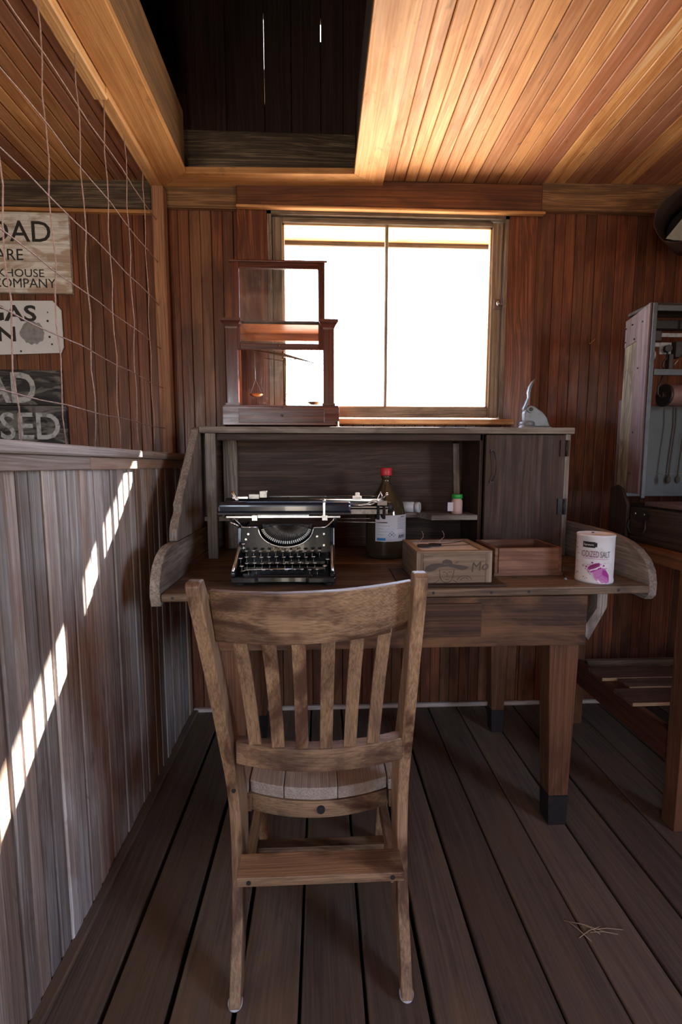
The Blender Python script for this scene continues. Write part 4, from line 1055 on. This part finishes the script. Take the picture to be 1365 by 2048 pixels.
# ================================================================== RIGHT: TABLE, TRUNK, PLATFORM SCALE, RACK, FLUE
tb = thing('side_table', 'reddish wooden table with low slatted shelf under the dark trunk and old scale', 'table', (1.5, 1.6, 0))
build('tabletop', MB().box(1.10, 1.95, 1.16, 1.96, .826, .872, 1, 'leg_wood'), parent=tb, bevel=.003)
for x, y in ((1.105, 1.275), (1.88, 1.275), (1.105, 1.88), (1.88, 1.88)):
    build('leg', MB().box(x, x + .055, y, y + .055, 0, .826, 2, 'leg_wood'), parent=tb, bevel=.002)
build('apron', MB().box(1.16, 1.88, 1.285, 1.30, .74, .826, 0, 'desk_wood'), parent=tb, bevel=.002)

for x in (1.112, 1.90): build('side_rail', MB().box(x, x + .028, 1.331, 1.879, .20, .30, 1, 'rail_wood'), parent=tb, bevel=.002)
rb = build('back_rail', MB().box(1.161, 1.879, 1.862, 1.885, .228, .298, 0, 'rack_pale'), parent=tb, bevel=.002)
b = MB().text('PINE', .022, lambda u, v, w_: (1.45 + u, 1.8615 - w_, .266 + v), 'ink_brown', extrude=.0002, bold=.0003).text('DOUGL', .018, lambda u, v, w_: (1.45 + u, 1.8615 - w_, .246 + v), 'ink_brown', extrude=.0002, bold=.0003)
b.cyl(1.545, 1.860, .262, .011, .003, 1, 14, 'flat_black'); build('stamp', b, parent=rb)
for y0, y1, z, x0 in ((1.672, 1.765, .314, 1.105), (1.60, 1.668, .313, 1.165), (1.482, 1.585, .3145, 1.095)):
    build('shelf_board', MB().box(x0, 1.93, y0, y1, z - .013, z, 0, 'rack_wood').box(x0 + .002, 1.928, y0 - .0008, y0, z - .0125, z - .0005, 0, 'plywood'), parent=tb)

tr = thing('tool_trunk', 'dark wooden trunk with an iron ring handle under the old scale', 'trunk', (1.52, 1.5, .872))
build('trunk_body', MB().box(1.175, 1.85, 1.20, 1.78, .873, .985, 0, 'dark_board'), parent=tr, bevel=.003)
build('trunk_end', MB().box(1.145, 1.174, 1.20, 1.63, .873, .995, 1, 'dark_board').prism([(1.63, .873), (1.735, .873), (1.735, 1.06), (1.70, 1.075), (1.665, 1.06), (1.63, 1.0)], 0, 1.132, 1.1445, 2, 'dark_board'), parent=tr, bevel=.003)
build('lid', MB().box(1.19, 1.87, 1.19, 1.62, 1.000, 1.016, 0, 'mauve_board').box(1.20, 1.86, 1.2, 1.78, .985, .998, 0, 'dark_board'), parent=tr, bevel=.002)
pts = [(1.615, .985), (1.60, .992), (1.55, .992), (1.525, .975), (1.54, .955), (1.575, .945), (1.605, .957)]
hp = build('handle_plate', MB().prism(pts, 0, 1.140, 1.145, 0, 'dark_iron').cyl(1.136, 1.595, .975, .006, .006, 0, 10, 'nickel_dull').cyl(1.136, 1.55, .975, .006, .006, 0, 10, 'nickel_dull'), parent=tr)
b = MB().tube([(1.134, 1.615, .950), (1.130, 1.617, .925), (1.130, 1.605, .905), (1.130, 1.57, .899), (1.130, 1.54, .905), (1.130, 1.527, .925), (1.134, 1.532, .955)], .0042, 8, 'dark_iron'); build('ring', b, parent=hp)

ps = thing('platform_scale', 'antique platform scale head with brass-grey beams in an open mauve wooden frame', 'scale', (1.45, 1.67, 1.016))
def S(name, mb, mat=None, bevel=.0015, par=None): return build(name, mb, mat, par or ps, bevel)
fb = S('frame_side', MB().prism([(1.606, 1.045), (1.668, 1.045), (1.668, 1.700), (1.606, 1.715)], 0, 1.152, 1.166, 2, 'mauve_board'))
S('frame_side', MB().prism([(1.669, 1.045), (1.735, 1.045), (1.735, 1.685), (1.669, 1.696)], 0, 1.156, 1.168, 2, 'chipped_board').prism([(1.669, 1.60), (1.735, 1.59), (1.735, 1.688), (1.669, 1.700)], 0, 1.1535, 1.156, 2, 'mauve_board'))
S('rear_board', MB().box(1.165, 1.18, 1.745, 1.765, 1.02, 1.40, 2, 'mauve_board'))
for y, z in ((1.64, 1.66), (1.695, 1.665), (1.73, 1.61), (1.68, 1.61), (1.65, 1.50), (1.655, 1.27), (1.66, 1.12), (1.73, 1.66)): build('nail', MB().cyl(1.150, y, z, .003, .003, 0, 8, 'flat_black'), parent=fb)
S('iron_frame', MB().box(1.160, 1.174, 1.598, 1.606, 1.03, 1.712, 2, 'grey_iron').box(1.84, 1.854, 1.598, 1.606, 1.03, 1.712, 2, 'grey_iron').box(1.174, 1.84, 1.598, 1.606, 1.685, 1.704, 0, 'grey_iron').box(1.174, 1.84, 1.595, 1.606, 1.465, 1.487, 0, 'grey_iron').box(1.160, 1.85, 1.607, 1.735, 1.704, 1.716, 0, 'dark_board').box(1.175, 1.84, 1.70, 1.735, 1.655, 1.685, 0, 'dark_iron'))
S('frame_side', MB().box(1.842, 1.856, 1.606, 1.735, 1.03, 1.70, 2, 'mauve_board'))
pn = S('rear_panel', MB().box(1.17, 1.84, 1.70, 1.715, 1.03, 1.372, 0, 'blue_grey_panel').box(1.17, 1.84, 1.695, 1.70, 1.115, 1.118, 0, 'desk_grey_wood'))
S('weigh_beam', MB().box(1.175, 1.78, 1.640, 1.648, 1.608, 1.622, 0, 'scale_white')); S('weigh_beam', MB().box(1.31, 1.80, 1.645, 1.652, 1.548, 1.563, 0, 'scale_white')); S('beam_bracket', MB().box(1.170, 1.265, 1.645, 1.652, 1.575, 1.590, 0, 'scale_white').box(1.225, 1.268, 1.643, 1.650, 1.548, 1.590, 0, 'scale_white'))
for q, m_ in (((1.190, 1.220, 1.630, 1.655, 1.592, 1.628), 'dark_iron'), ((1.275, 1.300, 1.63, 1.66, 1.535, 1.592), 'dark_iron')): S('poise', MB().box(*q, 0, m_), bevel=.003)
S('bearing', MB().box(1.245, 1.262, 1.62, 1.64, 1.49, 1.545, 2, 'dark_iron'), bevel=.003); S('guide_post', MB().box(1.355, 1.362, 1.63, 1.64, 1.487, 1.685, 2, 'grey_iron'))
b = MB().cyl(1.245, 1.625, 1.565, .013, .012, 1, 18, 'dark_iron').tube([(1.245, 1.63, 1.565), (1.243, 1.63, 1.53), (1.232, 1.63, 1.52), (1.230, 1.63, 1.505), (1.238, 1.63, 1.49)], .003, 6, 'dark_iron').tube([(1.300, 1.63, 1.545), (1.27, 1.63, 1.505)], .002, 6, 'nickel_dull').tube([(1.262, 1.632, 1.55), (1.262, 1.632, 1.49)], .003, 6, 'dark_iron')
S('hanger', b, bevel=0)
S('counterweight', MB().lathe([(.020, 0), (.020, .03)], 1.178, 1.655, 1.545, 20, 0, 'scale_white'), bevel=.002)
b = MB().lathe([(.040, 0), (.040, .008), (.034, .010)], 1.240, 1.63, 1.400, 28, 0, 'dark_iron').lathe([(.034, .01), (.038, .012), (.038, .062), (.030, .068)], 1.240, 1.63, 1.400, 28, 0, 'rose_drum').cyl(1.228, 1.63, 1.400, .014, .014, 0, 16, 'dark_iron')
b.tube([(1.308, 1.63, 1.392), (1.40, 1.63, 1.385)], .020, 14, 'rose_drum').cyl(1.35, 1.60, 1.385, .016, .02, 1, 14, 'dark_iron')
S('weight_drum', b, bevel=.001)
S('hook', MB().tube([(1.228, 1.625, 1.47), (1.224, 1.625, 1.445), (1.214, 1.625, 1.43), (1.215, 1.625, 1.405), (1.225, 1.625, 1.395)], .0035, 6, 'dark_iron'), bevel=0)
for x in (1.315, 1.350): S('cord', MB().tube([(x, 1.66, 1.36), (x + .003, 1.66, 1.30), (x - .008, 1.66, 1.15), (x - .010, 1.66, 1.10)], .003, 6, 'rope').sphere(x - .010, 1.66, 1.095, .009, 10, 'rope', 1.6), bevel=0)

fl = thing('flue_pipe', 'rusty open-ended stovepipe lying against the top of the back wall at right', 'stovepipe', (1.49, 1.88, 2.13))
n = 36; rings = []
ax_ = Vector((.80, .60, -.04)).normalized(); sd_ = ax_.cross(Vector((0, 0, 1))).normalized(); up_ = sd_.cross(ax_)
for i, t in enumerate((0, .012, .10, .16)):
    r = []
    for k in range(n):
        a = 2 * PI * k / n; jag = .006 * math.sin(7 * a) + .004 * math.sin(13 * a) if i == 0 else 0
        q = Vector((1.405, 1.800, 2.118)) + ax_ * (t + jag) + sd_ * math.cos(a) * (.105 + .006 * math.sin(3 * a)) + up_ * math.sin(a) * (.108 + .003 * math.cos(2 * a))
        r.append(tuple(q))
    rings.append(r)
b = MB().loft(rings, 0, 'rust_pipe', cap=False, smooth=True).piece(rings[-1], [list(range(n))], 0, 'flat_black')  # black end disc stands for the shade deep inside the pipe
pz = build('pipe', b, parent=fl); md = pz.modifiers.new('wall', 'SOLIDIFY'); md.thickness = .002
b = MB(); v = [(1.262, 1.70, 1.972), (1.285, 1.70, 2.000), (1.325, 1.70, 2.050), (1.40, 1.71, 2.09), (1.62, 1.715, 2.10), (1.62, 1.72, 1.972), (1.30, 1.702, 1.968)]
b.piece(v, [[0, 1, 2, 3, 4, 5, 6]], 0, 'galvanized'); pz = build('metal_flap', b, parent=fl); md = pz.modifiers.new('wall', 'SOLIDIFY'); md.thickness = .003
build('hanging_wire', MB().tube([(1.5, 1.885, 2.24), (1.5, 1.885, 2.34)], .002, 6, 'dark_iron'), parent=fl)

# ================================================================== straw litter on the floor
stw = thing('straw_wisps', 'few pale pieces of straw scattered on the floorboards right of the chair', 'straw', (.67, .99, 0), local=True)
for p0, p1 in (((-.06, .025), (.03, -.008)), ((-.045, -.018), (.02, .006)), ((-.005, .0), (.075, -.004)), ((-.01, -.006), (.055, -.014)), ((-.02, .012), (.012, -.012)), ((-.055, .028), (-.02, -.028))):
    m = ((p0[0] + p1[0]) / 2, (p0[1] + p1[1]) / 2)
    build('stem', MB().tube([(p0[0], p0[1], .0015), (m[0], m[1] + .002, .004), (p1[0], p1[1], .0015)], .0009, 5, 'straw'), parent=stw)
tag(build('wall_nail', MB().tube([(1.205, 2.062, 1.690), (1.207, 2.045, 1.692), (1.215, 2.03, 1.705)], .0012, 6, 'straw').sphere(1.205, 2.052, 1.690, .004, 8, 'brass', .8)), 'bent nail with a wisp of web on the boards right of the window', 'nail')
